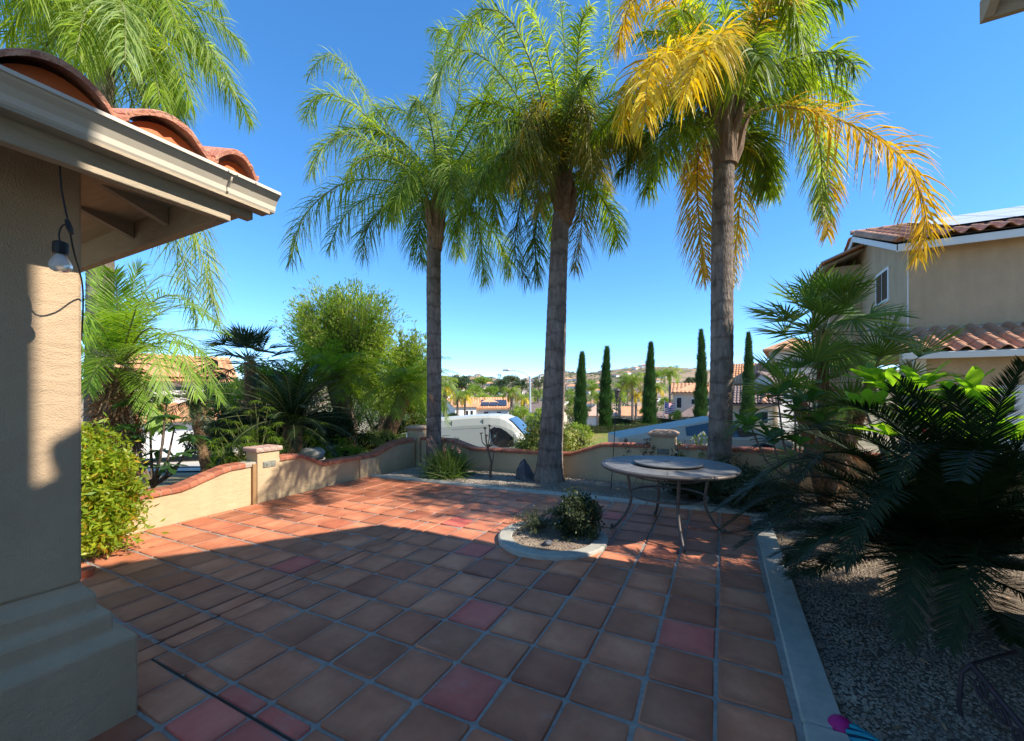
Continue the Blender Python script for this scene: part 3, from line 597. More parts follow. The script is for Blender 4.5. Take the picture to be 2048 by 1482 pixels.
def post(name,label,u0,u1,v0,v1,top,cap='brick',pl_face=None,pz_=(.0,.0),m=stucco,base=-1.2):
    root=empty(name,((u0+u1)/2,(v0+v1)/2,0),label,'wall post'); hx,hy=(u1-u0)/2,(v1-v0)/2
    b=B(); b.box((-hx,-hy,base),(hx,hy,top),ch=.008); b.obj('post_body',[m],root)
    if cap=='brick':
        n_=4; wv=(2*hy+.07)/n_
        for k in range(n_):
            q=B(); q.box((-hx-.035,-hy-.035+k*wv+.003,top+.004),(hx+.035,-hy-.035+(k+1)*wv-.003,top+.062),ch=.016); q.obj('brick',[brick_p],root)
        q=B(); q.box((-hx-.028,-hy-.028,top+.001),(hx+.028,hy+.028,top+.052)); q.obj('mortar',[mortar],root)
    else:
        q=B(); q.box((-hx-.012,-hy-.012,top+.001),(hx+.012,hy+.012,top+.03),ch=.006); q.box((-hx-.045,-hy-.045,top+.031),(hx+.045,hy+.045,top+.075),ch=.014)
        q.lathe([((hx+.03)*1.41,.0),((hx+.0)*1.2,.035),(.03,.05),(.001,.05)],4,(0,0,top+.072)); 
        Vq=q.V[-1]; ca=math.cos(PI/4); x=Vq[:,0]*ca-Vq[:,1]*ca; y=Vq[:,0]*ca+Vq[:,1]*ca; Vq[:,0]=x; Vq[:,1]=y*hy/hx
        q.obj('cap',[cap_m],root)
    if pl_face:
        f,a,c,z0,z1=pl_face; q=B()
        if f=='u+': q.box((hx-.004,a,z0),(hx+.012,c,z1),ch=.004)
        else: q.box((a,-hy-.012,z0),(c,-hy+.004,z1),ch=.004)
        q.obj('plaque',[plaque],root)
        q=B()
        for k in range(5):
            t0=a+(c-a)*(k+.2)/5; 
            if f=='u+': q.box((hx+.010,t0,z0+.02),(hx+.017,t0+(c-a)*.11,z1-.02-.01*(k%2)),ch=.003)
            else: q.box((t0,-hy-.017,z0+.02),(t0+(c-a)*.11,-hy-.010,z1-.02-.01*(k%2)),ch=.003)
        q.obj('relief',[plaque],root)
    return root
cap_m=mat('post_cap',(.50,.33,.22),(.42,.27,.18),scale=6,rough=.85,bump=.3,bscale=60)
post('wall_post','square stucco post with brick cap and grey plaque on the left wall',-6.24,-5.95,3.52,3.85,.665,'brick',('u+',-.09,.10,.43,.52))
post('wall_post','far corner stucco post beside the first palm trunk',-6.28,-5.93,7.02,7.33,.70,'flat')
post('wall_post','stucco post with moulded cap and dark plaque behind the patio table',-1.05,-.68,6.99,7.30,.80,'flat',('v-',-.085,.09,.53,.62))
# narrow gate strip
b=B(); b.box((-6.0,3.46,-.12),(-5.955,3.515,.5),ch=.005); tag(b.obj('gate_stop',[mat('gate_stop_paint',(.33,.20,.09),(.28,.16,.07),rough=.7)]),'thin brown vertical strip at the plaque post of the left wall','gate strip')
# return piece of the wall by the far corner
b=B(); b.box((-5.999,5.40,-.3),(-5.955,5.80,.285),ch=.006); tag(b.obj('wall_pier',[stucco]),'slightly proud stucco pier where the left wall meets the gravel bed','wall pier')

# ================================================================ PORCH (left)
pr=empty('porch',(-2.9,.5,0),'stucco porch corner with clay tiled eave at the left edge','porch'); ox,oy=-2.9,.5
def sub(b,name,mats,parent=pr,smooth=False):
    for V in b.V: V[:,0]-=ox; V[:,1]-=oy
    return b.obj(name,mats,parent,smooth=smooth)
prof=[(.15,-.25),(.15,.335),(.146,.348),(.088,.380),(.084,.392),(.084,.455),(.078,.470),(.043,.492),(.040,.505),(.040,.558),(.033,.575),(.004,.607),(0,.625)]
b=B(); V=[];rc=[]
for o_,z in prof:
    r_=.012
    pts=[(-3.30-o_,-.3-o_),(-2.64+o_-r_,-.3-o_),(-2.64+o_,-.3-o_+r_),(-2.64+o_,.76+o_-r_),(-2.64+o_-r_*.3,.76+o_-r_*.3),(-2.64+o_-r_,.76+o_),(-3.30-o_,.76+o_)]
    V+=[(p[0],p[1],z) for p in pts]
nn=7; b.add(V,[(k*nn+i,k*nn+(i+1)%nn,(k+1)*nn+(i+1)%nn,(k+1)*nn+i) for k in range(len(prof)-1) for i in range(nn)])
b.add([(p[0],p[1],.0) for p in pts],[(0,1,2),(0,2,6),(2,3,6),(3,5,6)]); b.V[-1][:,2]=prof[-1][1]
sub(b,'pillar_base',[stucco_p])
b=B(); b.box((-3.30,-.3,.6255),(-2.64,.76,2.9),ch=.012); sub(b,'pillar_shaft',[stucco_p])
UB,VBM,ZB=-2.25,1.196,2.39     # outer bottom corner of the beams
b=B(); b.box((UB-.05,-3,ZB),(UB,VBM,ZB+.15),ch=.003); sub(b,'eave_beam',[beam_m])
b=B(); b.box((-6.0,VBM-.05,ZB-.002),(UB-.052,VBM-.002,ZB+.22),ch=.003); sub(b,'eave_beam',[beam_m])
b=B(); b.box((UB+.001,-3,ZB+.086),(UB+.070,VBM+.16,ZB+.099)); b.box((UB-.05,VBM+.001,ZB+.05),(UB+.0,VBM+.11,ZB+.084)); b.box((-6,VBM+.001,ZB+.085),(UB,VBM+.11,ZB+.10)); sub(b,'soffit_board',[beam_m])
# rafters and sloping deck
b=B(); sl=.36
def deck(u,v): return ZB+.165+sl*min(max(0,UB-u),max(0,VBM-v))
V=[(UB,-3),(UB,VBM),(UB-1.6,VBM-1.6),(UB-1.6,-3)]; V3=[(u,v,ZB+.165+sl*k) for (u,v),k in zip(V,(0,0,1.6,1.6))]; b.add(V3+[(x,y,z+.02) for x,y,z in V3],[(0,1,2,3),(7,6,5,4)])
V=[(UB,VBM),(-6,VBM),(-6,VBM-1.6),(UB-1.6,VBM-1.6)]; V3=[(u,v,ZB+.165+sl*k) for (u,v),k in zip(V,(0,0,1.6,1.6))]; b.add(V3+[(x,y,z+.02) for x,y,z in V3],[(0,1,2,3),(7,6,5,4)])
sub(b,'soffit_deck',[ply_m])
def rafter(u,v0,v1):
    b=B(); V=[]
    for v in(v0,v1):
        z=ZB+.155+sl*(VBM-v); V+=[(u-.02,v,z-.115),(u+.02,v,z-.115),(u+.02,v,z),(u-.02,v,z)]
    b.add(V,[(0,1,2,3),(7,6,5,4),(0,4,5,1),(1,5,6,2),(2,6,7,3),(3,7,4,0)]); sub(b,'rafter',[beam_m])
rafter(-2.40,.75,VBM-.055); rafter(-2.78,.35,VBM-.055); rafter(-3.2,.1,VBM-.055)
# gutter: pressed metal profile along the eave
UG=UB+.10; gz=ZB+.100
gp=[(UB+.02,gz),(UG-.032,gz),(UG-.026,gz+.010),(UG-.022,gz+.032),(UG-.006,gz+.058),(UG+.012,gz+.074),(UG+.016,gz+.084),(UG+.026,gz+.085),(UG+.026,gz+.100),(UG+.012,gz+.100),(UG+.006,gz+.09),(UG-.010,gz+.065),(UG-.03,gz+.03),(UG-.04,gz+.008),(UB+.028,gz+.008),(UB+.028,gz+.095),(UB+.02,gz+.095)]
b=B()
def sweep(b,gp,v0,v1,grow=0):
    n_=len(gp); c=np.mean(gp,axis=0); P=[((p[0]-c[0])*(1+grow)+c[0],(p[1]-c[1])*(1+grow)+c[1]) for p in gp]
    V=[(p[0],v0,p[1]) for p in P]+[(p[0],v1,p[1]) for p in P]; b.add(V,[(i,(i+1)%n_,n_+(i+1)%n_,n_+i) for i in range(n_)])
sweep(b,gp,-3,VBM+.187); b.add([(p[0],VBM+.187,p[1]) for p in gp[:9]+[(UB+.02,gz+.1)]],[(0,1,2),(0,2,3),(0,3,4),(0,4,5),(0,5,9),(5,7,9),(7,8,9)])
sub(b,'gutter',[gut_m])
b=B(); sweep(b,[(UG-.036,gz-.0012),(UG-.019,gz+.011),(UG-.016,gz+.03),(UG+.0095,gz+.057),(UG+.0155,gz+.07),(UG+.0155,gz+.0815),(UG+.0275,gz+.083),(UG+.0275,gz+.1015),(UG-.0,gz+.1015),(UG-.03,gz+.05)],VBM-.06,VBM-.052); 
sub(b,'gutter_strap',[gut_m])
for q in (-.08,-.04,.05): b=B(); b.box((UG+.024,VBM+q,gz+.088),(UG+.031,VBM+q+.006,gz+.094)); sub(b,'screw',[gut_m])
# S tiles
def s_profile(n=14,w=.33,A=.085,d=.018,hf=.64):
    out=[]
    for i in range(n+1):
        s=i/n
        z=A*math.sin(PI*s/hf)**.85 if s<hf else -d*math.sin(PI*(s-hf)/(1-hf))
        out.append((s*w,z))
    return out
def s_tile(name,m,L=.42,w=.33,A=.085,t=.018,d=.018,wob=0,n=14,hf=.64):
    """barrel tile: profile along +y, runs down towards +x; origin at its lower left"""
    P=s_profile(n,w,A,d,hf); b=B(); n_=len(P); V=[]
    for x,zz in ((0,0),(-.015,.003),(-L,0)):
        for (y,z) in P: V.append((x+(RS.uniform(-wob,wob) if x==0 else 0),y,z+zz+t))
    V2=[(x,y,z-t) for x,y,z in V]; al=V+V2; k=3*n_
    F=[(r_*n_+i,r_*n_+i+1,(r_+1)*n_+i+1,(r_+1)*n_+i) for r_ in range(2) for i in range(n_-1)]
    F+=[(k+a,k+d_,k+c,k+b_) for a,b_,c,d_ in F]
    F+=[(i,k+i,k+i+1,i+1) for i in range(n_-1)]+[(0,n_,k+n_,k),(n_,2*n_,k+2*n_,k+n_)]+[(n_-1,k+n_-1,k+2*n_-1,2*n_-1),(2*n_-1,k+2*n_-1,k+3*n_-1,3*n_-1)]
    b.add(al,F); return b.me(name,[m],False)
tw=.333; st=[s_tile('roof_tile',roof_e,w=tw+.012,A=.078,t=.022,wob=.008,L=.45,d=.015,hf=.84) for k in range(3)]
pitch=math.atan(.36)
for row in range(3):
    for k in range(8):
        v=VBM-.125-tw*(k+1)
        if row and v+tw>VBM-row*.40+.1: continue
        o=obj('roof_tile',st[(row+k)%3],pr); d=.38*row
        o.location=(UG+.012-d*math.cos(pitch)-ox,v-oy,gz+.115+d*math.sin(pitch)+.022*row*0); o.rotation_euler=(0,pitch*.95,0)
sm=s_tile('roof_tile',roof_e,w=.205,A=.072,t=.022,wob=.006,L=.45,d=.01,hf=.9)
for row in range(2):
    o=obj('roof_tile',sm,pr); d=.38*row; o.location=(UG+.012-d*math.cos(pitch)-ox,VBM-.128-row*.1-oy,gz+.115+d*math.sin(pitch)); o.rotation_euler=(0,pitch*.95,0)
q=B(); pts=[(VBM-.12+.18*i/10, .062*max(0,math.sin(PI*i/10))**.8) for i in range(11)]; V=[(UG-.018,p[0],gz+.098) for p in pts]+[(UG-.022,p[0],gz+.105+p[1]) for p in pts]; q.add(V,[(i,i+1,12+i,11+i) for i in range(10)]); q.add([(x-.05,y,z) for x,y,z in V],[(i,i+1,12+i,11+i) for i in range(10)]); sub(q,'tile_closure',[plug_m])
# closures under the front tiles
for k in range(8):
    v=VBM-.125-tw*(k+1); q=B(); pts=[(v+.004+(tw*.84)*i/10, .076*max(0,math.sin(PI*i/10))**.8) for i in range(11)]
    V=[(UG-.018,p[0],gz+.098) for p in pts]+[(UG-.022,p[0],gz+.105+p[1]) for p in pts]; q.add(V,[(i,i+1,12+i,11+i) for i in range(10)]); q.add([(x-.05,y,z) for x,y,z in V],[(i,i+1,12+i,11+i) for i in range(10)])
    sub(q,'tile_closure',[plug_m],smooth=False)
b=B(); b.box((-6,-3,gz+.06),(UB-.0,VBM+.05,gz+.10)); sub(b,'roof_deck',[ply_m])
# hip tiles up the corner
hm=B(); a=np.linspace(0,PI,9); Vh=[(x,math.cos(t)*.10*(1+x*.3),math.sin(t)*.085*(1+x*.3)) for x in(0,-.42) for t in a]; Vh+=[(x,y*.82,z*.82-.002) for x,y,z in Vh]
hm.add(Vh,[(i,i+1,10+i,9+i) for i in range(8)]+[(18+9+i,18+10+i,19+i,18+i) for i in range(8)]+[(i,18+i,19+i,i+1) for i in range(8)]); hme=hm.me('hip_tile',[roof_e],True)
for k in range(4):
    o=obj('hip_tile',hme,pr); d=k*.36+.12; o.location=(UG-.10-d*.68-ox,VBM-.03-d*.68-oy,gz+.12+d*.66*.36); o.rotation_euler=(0,math.atan(.36*.7),PI/4)
# second roof plane beyond the hip
for k in range(5):
    o=obj('roof_tile',st[k%3],pr); o.location=(UG-.35-k*tw-ox,VBM+.10-oy,gz+.115); o.rotation_euler=(0,pitch,PI/2)

# string light
sg=empty('string_light',tuple(at(122,335,1.62)),'clear bulb on a black cable hanging below the porch eave','string light'); so_=sg.location.copy()
def rel(p): return tuple(Vector(p)-so_)
b=B(); P=smoothpath([rel(at(118,300,1.60)),rel(at(122,370,1.62)),rel(at(131,420,1.62)),rel(at(138,452,1.62)),rel(at(147,500,1.66)),rel(at(158,540,1.74)),rel(at(165,572,1.84)),rel(at(166,620,1.93)),rel(at(163,680,2.0))],30); b.tube(P,.0032,6)
P=smoothpath([rel(at(134,448,1.62)),rel(at(124,452,1.62)),rel(at(118,468,1.62)),rel(at(120,484,1.62))],10); b.tube(P,.0028,6); b.obj('cable',[black],sg)
b=B(); c=at(138,455,1.62); b.tube([rel(at(134,440,1.62)),rel(at(139,456,1.62)),rel(at(143,468,1.62))],[.008,.011,.007],8); b.obj('junction',[black],sg)
c=rel(at(121,482,1.62)); b=B(); b.lathe([(.001,0),(.012,-.001),(.022,-.006),(.0235,-.012),(.0235,-.036),(.022,-.05),(.021,-.053),(.001,-.053)],16,c); b.obj('socket',[black],sg,smooth=False)
b=B(); b.lathe([(.013,-.052),(.017,-.06),(.027,-.078),(.0335,-.094),(.034,-.105),(.028,-.117),(.016,-.124),(.001,-.126)],20,c); b.obj('bulb',[bulb_m],sg,smooth=True)
b=B(); b.tube([(c[0],c[1],c[2]-.055),(c[0],c[1],c[2]-.085)],.004,6); b.tube([(c[0]-.012,c[1],c[2]-.09),(c[0],c[1]+.006,c[2]-.082),(c[0]+.012,c[1],c[2]-.09)],.0015,5); b.obj('filament',[fil_m],sg)

# ================================================================ OUR HOUSE on the right (its eave corner shows, its shadow falls on the patio)
EU,EV,EZ=1.60,4.04,4.19; RV,RZ=2.35,5.42
hw=empty('stucco_house',(3,2,0),'two storey stucco house wing whose pale eave corner enters at top right','house'); ox,oy=3,2
b=B(); b.prism([(-3,-.5),(3.93,-.5),(3.93,EZ+.05),(RV,RZ-.10),(1.075,RZ-.78),(1.075,6.8),(-3,6.8)],1.95,9,axis=0); 
sub(b,'house_wall',[stucco_p],hw)
def plane(b,P,t=.1):
    V=[p for p in P]+[(x,y,z-t) for x,y,z in P]; b.add(V,[(0,1,2,3),(7,6,5,4),(0,4,5,1),(1,5,6,2),(2,6,7,3),(3,7,4,0)])
b=B(); plane(b,[(EU+.06,EV-.03,EZ+.07),(9,EV-.03,EZ+.07),(9,RV,RZ),(EU+.06,RV,RZ)],.06); plane(b,[(EU+.06,RV,RZ),(9,RV,RZ),(9,.97,RZ-.65),(EU+.06,.97,RZ-.65)],.06); sub(b,'roof_deck',[beam_m],hw)
b=B(); b.box((EU,EV-.045,EZ-.10),(9,EV,EZ+.06),ch=.004); sub(b,'fascia',[beam_m],hw)
b=B(); 
V=[(EU,EV-.05,EZ-.10),(EU+.05,EV-.05,EZ-.10),(EU+.05,EV-.05,EZ+.08),(EU,EV-.05,EZ+.08),(EU,RV,RZ-.17),(EU+.05,RV,RZ-.17),(EU+.05,RV,RZ+.01),(EU,RV,RZ+.01)]; b.add(V,[(0,1,2,3),(7,6,5,4),(0,4,5,1),(1,5,6,2),(2,6,7,3),(3,7,4,0)])
V=[(x,2*RV-y if False else (RV-(y-RV)),z) for x,y,z in V]; b.add(V,[(0,1,2,3),(7,6,5,4),(0,4,5,1),(1,5,6,2),(2,6,7,3),(3,7,4,0)]); sub(b,'rake_board',[beam_m],hw)
for k in range(3):
    b=B(); u=EU+.30+k*.4; V=[]
    for v,z in((EV-.05,EZ-.06),(3.6,EZ-.06+.35*.79)): V+=[(u,v,z-.12),(u+.05,v,z-.12),(u+.05,v,z+.05),(u,v,z+.05)]
    b.add(V,[(0,1,2,3),(7,6,5,4),(0,4,5,1),(1,5,6,2),(2,6,7,3),(3,7,4,0)]); sub(b,'rafter_tail',[beam_m],hw)
rt=s_tile('roof_tile',roof_m,w=.30,A=.07,L=.40)
slp=math.atan2(RZ-EZ-.1,EV-RV)
# rake barrels make the scalloped edge
bb_=B(); a=np.linspace(0,PI,8); Vh=[(x,math.cos(t)*.11*(1-x*.25),math.sin(t)*.12*(1-x*.25)) for x in(0,-.40) for t in a]; bb_.add(Vh,[(i,i+1,9+i,8+i) for i in range(7)]); bb_.add(Vh[:8]+[(0,0,-.05)],[(i,i+1,8) for i in range(7)]); rk=bb_.me('rake_tile',[roof_m],True)
for sgn_ in (1,-1):
    for k in range(7 if sgn_>0 else 4):
        o=obj('rake_tile',rk,hw); d=.05+k*.34
        vv=EV-d*math.cos(slp) if sgn_>0 else 1.10+d*math.cos(.45); zz=EZ+.10+d*math.sin(slp) if sgn_>0 else RZ-.62+.02+d*math.sin(.45)
        o.location=(EU+.04-ox,vv-oy,zz); o.rotation_euler=(0,slp,PI/2*sgn_)
# ================================================================ PATIO TABLE
tu,tv=-.52,4.61; tz=PZ(tu,tv)
tb=empty('patio_table',(tu,tv,tz),'round stone topped patio table with raised turntable and curved metal legs','table')
H=.712
b=B(); b.lathe([(.001,H-.012),(.60,H-.014),(.655,H-.034),(.675,H-.030),(.688,H-.018),(.690,H-.004),(.682,H+.004),(.66,H+.006)],64); b.obj('rim',[iron],tb,smooth=True)
# top: a ring of shaped stone pieces
for k in range(8):
    a0=k*PI/4+.12; a1=a0+PI/4-.008; q=B(); n_=7; V=[]
    for r_ in(.335,.655):
        for i in range(n_):
            a=a0+(a1-a0)*i/(n_-1); V.append((r_*math.cos(a),r_*math.sin(a),H+.008))
    V+=[(x*.999,y*.999,H-.004) for x,y,z in V]; F=[(i,n_+i,n_+i+1,i+1) for i in range(n_-1)]+[(n_+i,3*n_+i,3*n_+i+1,n_+i+1) for i in range(n_-1)]; q.add(V,F); q.obj('stone_segment',[tabtop],tb)
b=B(); b.lathe([(.34,H+.004),(.20,H+.006),(.001,H+.006)],48); b.obj('centre_plate',[tabtop],tb)
b=B(); b.lathe([(.24,H+.008),(.345,H+.022),(.352,H+.032),(.345,H+.040),(.12,H+.041),(.001,H+.041)],48); b.obj('turntable',[tabtop],tb)
b=B(); b.lathe([(.03,H+.041),(.03,H+.047),(.001,H+.048)],12); b.obj('hub_cap',[iron],tb)
for a in (197,111,-69,19):
    a=math.radians(a); R_=[.40,.41,.40,.385,.375,.40,.45,.515,.55,.575,.585,.575,.56]; Z=[H-.02,H-.07,.55,.44,.34,.24,.15,.065,.03,.018,.035,.052,.048]
    P=smoothpath([(r_*math.cos(a),r_*math.sin(a),z) for r_,z in zip(R_,Z)],30); b=B(); b.tube(P,.0155,9); b.obj('leg',[iron],tb,smooth=True)
for z,r_,rr in((.40,.385,.011),(.60,.36,.008)):
    b=B(); P=[(r_*math.cos(t),r_*math.sin(t),z) for t in np.linspace(0,2*PI,41)]; b.tube(P,rr,8); b.obj('ring_brace',[iron],tb,smooth=True)
b=B(); 
for k in range(4): a=k*PI/2+.35; b.tube([(.05*math.cos(a),.05*math.sin(a),H-.03),(.65*math.cos(a),.65*math.sin(a),H-.035)],.01,6)
b.obj('top_support',[iron],tb)

# ================================================================ QUEEN PALMS
def palm_trunk(root,base,top,r0,r1,boots=10,h0=None,flare=1.22,name='trunk',m=None,lean=None):
    b=B(); base=np.array(base,float); top=np.array(top,float); d=top-base; h=d[2]; n_=int(h/.035); P=[];R=[]
    ring=.13
    for i in range(n_+1):
        t=i/n_; z=t*h; P.append((d[0]*t+ .03*math.sin(t*5)*(lean or 1)*t*(1-t)*2,d[1]*t,z-.06 if i==0 else z)); rr=r1+(r0-r1)*(1-t)**1.15
        rr*=1+(flare-1)*math.exp(-z/.22)+.035*((z/ring)%1)*1.0+RS.uniform(-.008,.008)
        R.append(rr)
    b.tube(P,R,20,0); return b.obj(name,[m or trunk_q],root,smooth=True)
def fr(root,me_b,mats,name='frond'): return me_b.obj(name,mats,root)
def qfrond(root,pts,m,rm=rach,Lm=.62,w=.018,n=185,droop=.6,plume=.9,rag=.08,name='frond',bare=.10,**k):
    o=np.array(root.location); P=[np.array(p)-o for p in pts]; return fr(root,frond(P,n=n,Lmax=Lm,w=w,droop=droop,plume=plume,bare=bare,rr=.022,ragged=rag,**k),[m,rm],name)
def boots(root,c,r,n_,h,m=boot_m,spread=.6):
    b=B(); c=np.array(c)-np.array(root.location)
    for k in range(n_):
        a=k*2.4; z=-h*.45+h*k/n_*.9; e=np.array([math.cos(a),math.sin(a),0]); L=h*RS.uniform(.5,.8)
        P=[c+e*r*.55+[0,0,z],c+e*r*(1.05)+[0,0,z+L*.3],c+e*r*(1.15+spread*.5)+[0,0,z+L*.75],c+e*r*(1.3+spread)+[0,0,z+L]]
        b.tube(P,[r*.5,r*.42,r*.24,r*.10],7)
    b.tube([c+[0,0,-h*.5],c+[0,0,0],c+[0,0,h*.5],c+[0,0,h*.8]],[r*.98,r*1.1,r*.8,r*.3],12)
    return b.obj('crown_shaft',[m],root)
def at2(d0): return lambda px,py,dd=0: tuple(at(px,py,d0+dd))
def qpalm(name,label,base,top,r0,r1,boot=True,**k):
    root=empty(name,tuple(base),label,'palm tree','queen palms along the back wall'); palm_trunk(root,base,top,r0,r1,**k); return root
# palm one (left)
d=8.5; A_=at2(d); b1=at(867,943,d); b1.z=PZ(b1.x,b1.y)-.03; t1=at(868,470,d); c1=at(874,410,d)
p1=qpalm('queen_palm','leftmost queen palm of the three, straight grey trunk and bright green crown',b1,t1,.15,.145,flare=1.12)
boots(p1,at(870,455,d),.15,9,.95,q_olive if False else boot_m,.2)
C=(874,392,0)
Q=[([(874,380,0),(800,300,-.2),(700,205,-.3),(635,190,-.3),(612,235,-.3)],q_green),
([(872,370,0),(790,270,.3),(690,130,.5),(650,110,.6),(618,150,.6)],q_silver),
([(868,400,0),(800,330,-.5),(710,270,-.9),(650,290,-1.1),(620,350,-1.2)],q_silver),
([(866,410,0),(790,365,-.1),(690,365,-.2),(610,430,-.3),(580,520,-.3)],q_dark),
([(866,415,0),(810,390,-.8),(740,400,-1.5),(640,470,-2.0),(600,560,-2.1)],q_dark) if False else ([(866,415,0),(820,385,.5),(750,390,1.0),(690,430,1.3),(655,500,1.4)],q_dark),
([(880,400,0),(930,400,.1),(958,460,.1),(968,560,.1)],q_green),
([(870,400,0),(850,410,.6),(838,470,.9),(845,520,1.0)],q_dark),
([(876,380,0),(850,270,.2),(800,160,.3),(740,100,.3),(690,90,.2)],q_silver) if False else ([(876,380,0),(862,290,.2),(820,230,.3),(770,215,.3),(730,245,.3)],q_green),
([(880,375,0),(900,270,.1),(920,170,0),(900,70,0),(860,60,-.1)],q_green),
([(882,378,0),(950,260,-.2),(990,140,-.4),(1010,60,-.5),(990,20,-.6)],q_green),
([(884,385,0),(960,300,.3),(1040,250,.5),(1100,280,.6)],q_dark),
([(884,388,0),(950,340,-.2),(1030,330,-.3),(1085,400,-.3)],q_dark),
([(882,385,0),(925,320,.6),(970,300,1.1),(1000,350,1.3)],q_green),
([(878,390,0),(890,340,-.9),(900,330,-1.6),(905,390,-2.0)],q_dark),
([(872,395,0),(846,350,-.8),(815,350,-1.4),(790,410,-1.7)],q_dark),
([(878,380,0),(874,250,.1),(868,150,.1),(880,60,.0)],q_silver),
([(876,385,0),(930,240,.8),(990,160,1.3),(1050,150,1.6)],q_green)]
for pts,m in Q: qfrond(p1,[A_(*p) for p in pts],m,Lm=.72 if m is not q_silver else .6)
# palm two (middle)
d=7.15; A_=at2(d); b2=at(1098,962,d); b2.z=PZ(b2.x,b2.y)-.03; t2=at(1122,430,d)
p2=qpalm('queen_palm','middle queen palm, thick grey trunk and olive fronds drooping under its crown',b2,t2,.215,.145,flare=1.38)
boots(p2,at(1126,410,d),.16,8,.7,fibre,.15)
Q=[([(1125,360,0),(1090,280,-.3),(1075,200,-.5),(1080,300,-.7),(1078,420,-.8)],q_olive),
([(1125,350,0),(1130,250,-.5),(1150,190,-.8),(1175,230,-1.0),(1185,340,-1.1)],q_olive),
([(1120,360,0),(1100,260,-.6),(1070,220,-.9),(1040,270,-1.1),(1020,370,-1.2)],q_olive),
([(1118,370,0),(1080,330,.1),(1045,390,.2),(1030,500,.2),(1055,560,.2)],q_dark),
([(1135,370,0),(1170,340,.5),(1165,430,.9),(1150,540,1.0)],q_olive),
([(1118,350,0),(1040,200,-.2),(960,110,-.3),(900,110,-.4),(865,200,-.4)],q_silver),
([(1118,340,0),(1050,170,.3),(980,60,.5),(915,50,.6),(880,120,.6)],q_green),
([(1120,340,0),(1070,150,-.6),(1020,40,-1.0),(960,20,-1.2),(920,90,-1.4)],q_green),
([(1122,340,0),(1110,180,-.3),(1080,60,-.5),(1040,-20,-.6)],q_green),
([(1125,335,0),(1130,150,.2),(1120,0,.3),(1090,-80,.3)],q_green),
([(1128,340,0),(1150,180,-.6),(1160,60,-1.0),(1180,10,-1.4)],q_green),
([(1132,350,0),(1190,240,.2),(1240,230,.3),(1300,290,.3)],q_dark),
([(1132,350,0),(1200,270,-.5),(1260,260,-.8),(1310,330,-1.0)],q_dark),
([(1130,345,0),(1190,170,.3),(1220,60,.4),(1215,-20,.5)],q_green),
([(1118,355,0),(1050,280,.6),(990,280,1.0),(950,340,1.2)],q_dark),
([(1118,360,0),(1060,320,-.6),(1000,310,-1.0),(950,370,-1.3)],q_dark),
([(1126,350,0),(1120,250,1.0),(1110,180,1.6),(1100,150,2.2)],q_green),
([(1110,380,0),(1085,400,.4),(1070,470,.5),(1075,560,.5)],q_dark)]
for pts,m in Q: qfrond(p2,[A_(*p) for p in pts],m,Lm=.60)
# palm three (right, yellowing)
d=6.0; A_=at2(d); b3=at(1437,1010,d); b3.z=PZ(b3.x,b3.y)-.03; t3=at(1448,320,d)
p3=qpalm('queen_palm','rightmost queen palm of the three, ringed trunk and large yellowing fronds',b3,t3,.160,.140,flare=1.15)
boots(p3,at(1450,275,d),.17,11,.85,boot_m,.55)
Q=[([(1440,235,0),(1380,130,-.7),(1310,110,-1.1),(1260,170,-1.3),(1245,260,-1.3)],q_yel,rach_y),
([(1440,230,0),(1400,130,-.9),(1350,100,-1.5),(1300,140,-1.9),(1290,240,-2.1)],q_yel,rach_y),
([(1440,225,0),(1380,60,-.4),(1320,-20,-.7),(1265,0,-.9),(1235,90,-1.0)],q_yel,rach_y),
([(1445,220,0),(1430,90,-1.2),(1440,70,-1.9),(1400,110,-2.4),(1370,190,-2.6)],q_yel,rach_y),
([(1475,240,0),(1560,212,0),(1680,240,-.1),(1800,310,-.1),(1850,420,-.1),(1835,515,-.1)],q_mix,rach_y),
([(1478,235,0),(1560,195,.6),(1630,215,1.0),(1655,330,1.2),(1655,470,1.3)],q_mix,rach_y),
([(1478,238,0),(1530,200,.2),(1600,215,.4),(1640,300,.5),(1645,430,.5)],q_silver,rach_y),
([(1455,300,0),(1490,290,.7),(1480,400,1.0),(1465,560,1.1)],q_yel,rach_y),
([(1440,300,0),(1400,300,.8),(1395,400,1.1),(1410,560,1.2)],q_mix,rach_y),
([(1438,280,0),(1380,245,.2),(1300,270,.3),(1240,350,.4)],q_dark,rach),
([(1438,280,0),(1390,250,-.4),(1330,280,-.7),(1290,380,-.8)],q_dark,rach),
([(1436,275,0),(1350,200,.5),(1260,210,.8),(1200,300,1.0)],q_green,rach),
([(1450,220,0),(1480,90,0),(1530,0,0),(1600,-30,0),(1635,60,0)],q_green,rach),
([(1452,220,0),(1500,120,.4),(1560,60,.6),(1610,80,.7),(1625,170,.8)],q_green,rach),
([(1452,220,0),(1500,90,-.6),(1540,10,-.9),(1580,0,-1.1),(1600,80,-1.2)],q_green,rach),
([(1455,222,0),(1520,150,.1),(1570,120,.2),(1600,180,.2)],q_silver,rach),
([(1450,220,0),(1455,80,0),(1440,-40,.1)],q_green,rach),
([(1450,220,0),(1490,50,.3),(1500,-60,.4)],q_green,rach),
([(1446,222,0),(1410,60,.3),(1370,-50,.4)],q_green,rach),
([(1450,225,0),(1475,130,-1.0),(1500,90,-1.7),(1520,120,-2.2)],q_dark,rach),
([(1445,225,0),(1400,90,.9),(1350,20,1.5),(1290,30,1.9)],q_green,rach),
([(1458,290,0),(1500,270,.3),(1525,310,.5),(1530,380,.6)],q_dark,rach)]
for pts,m,rm in Q: qfrond(p3,[A_(*p) for p in pts],m,rm,Lm=.54 if m is not q_mix else .60,w=.023,bare=.16)
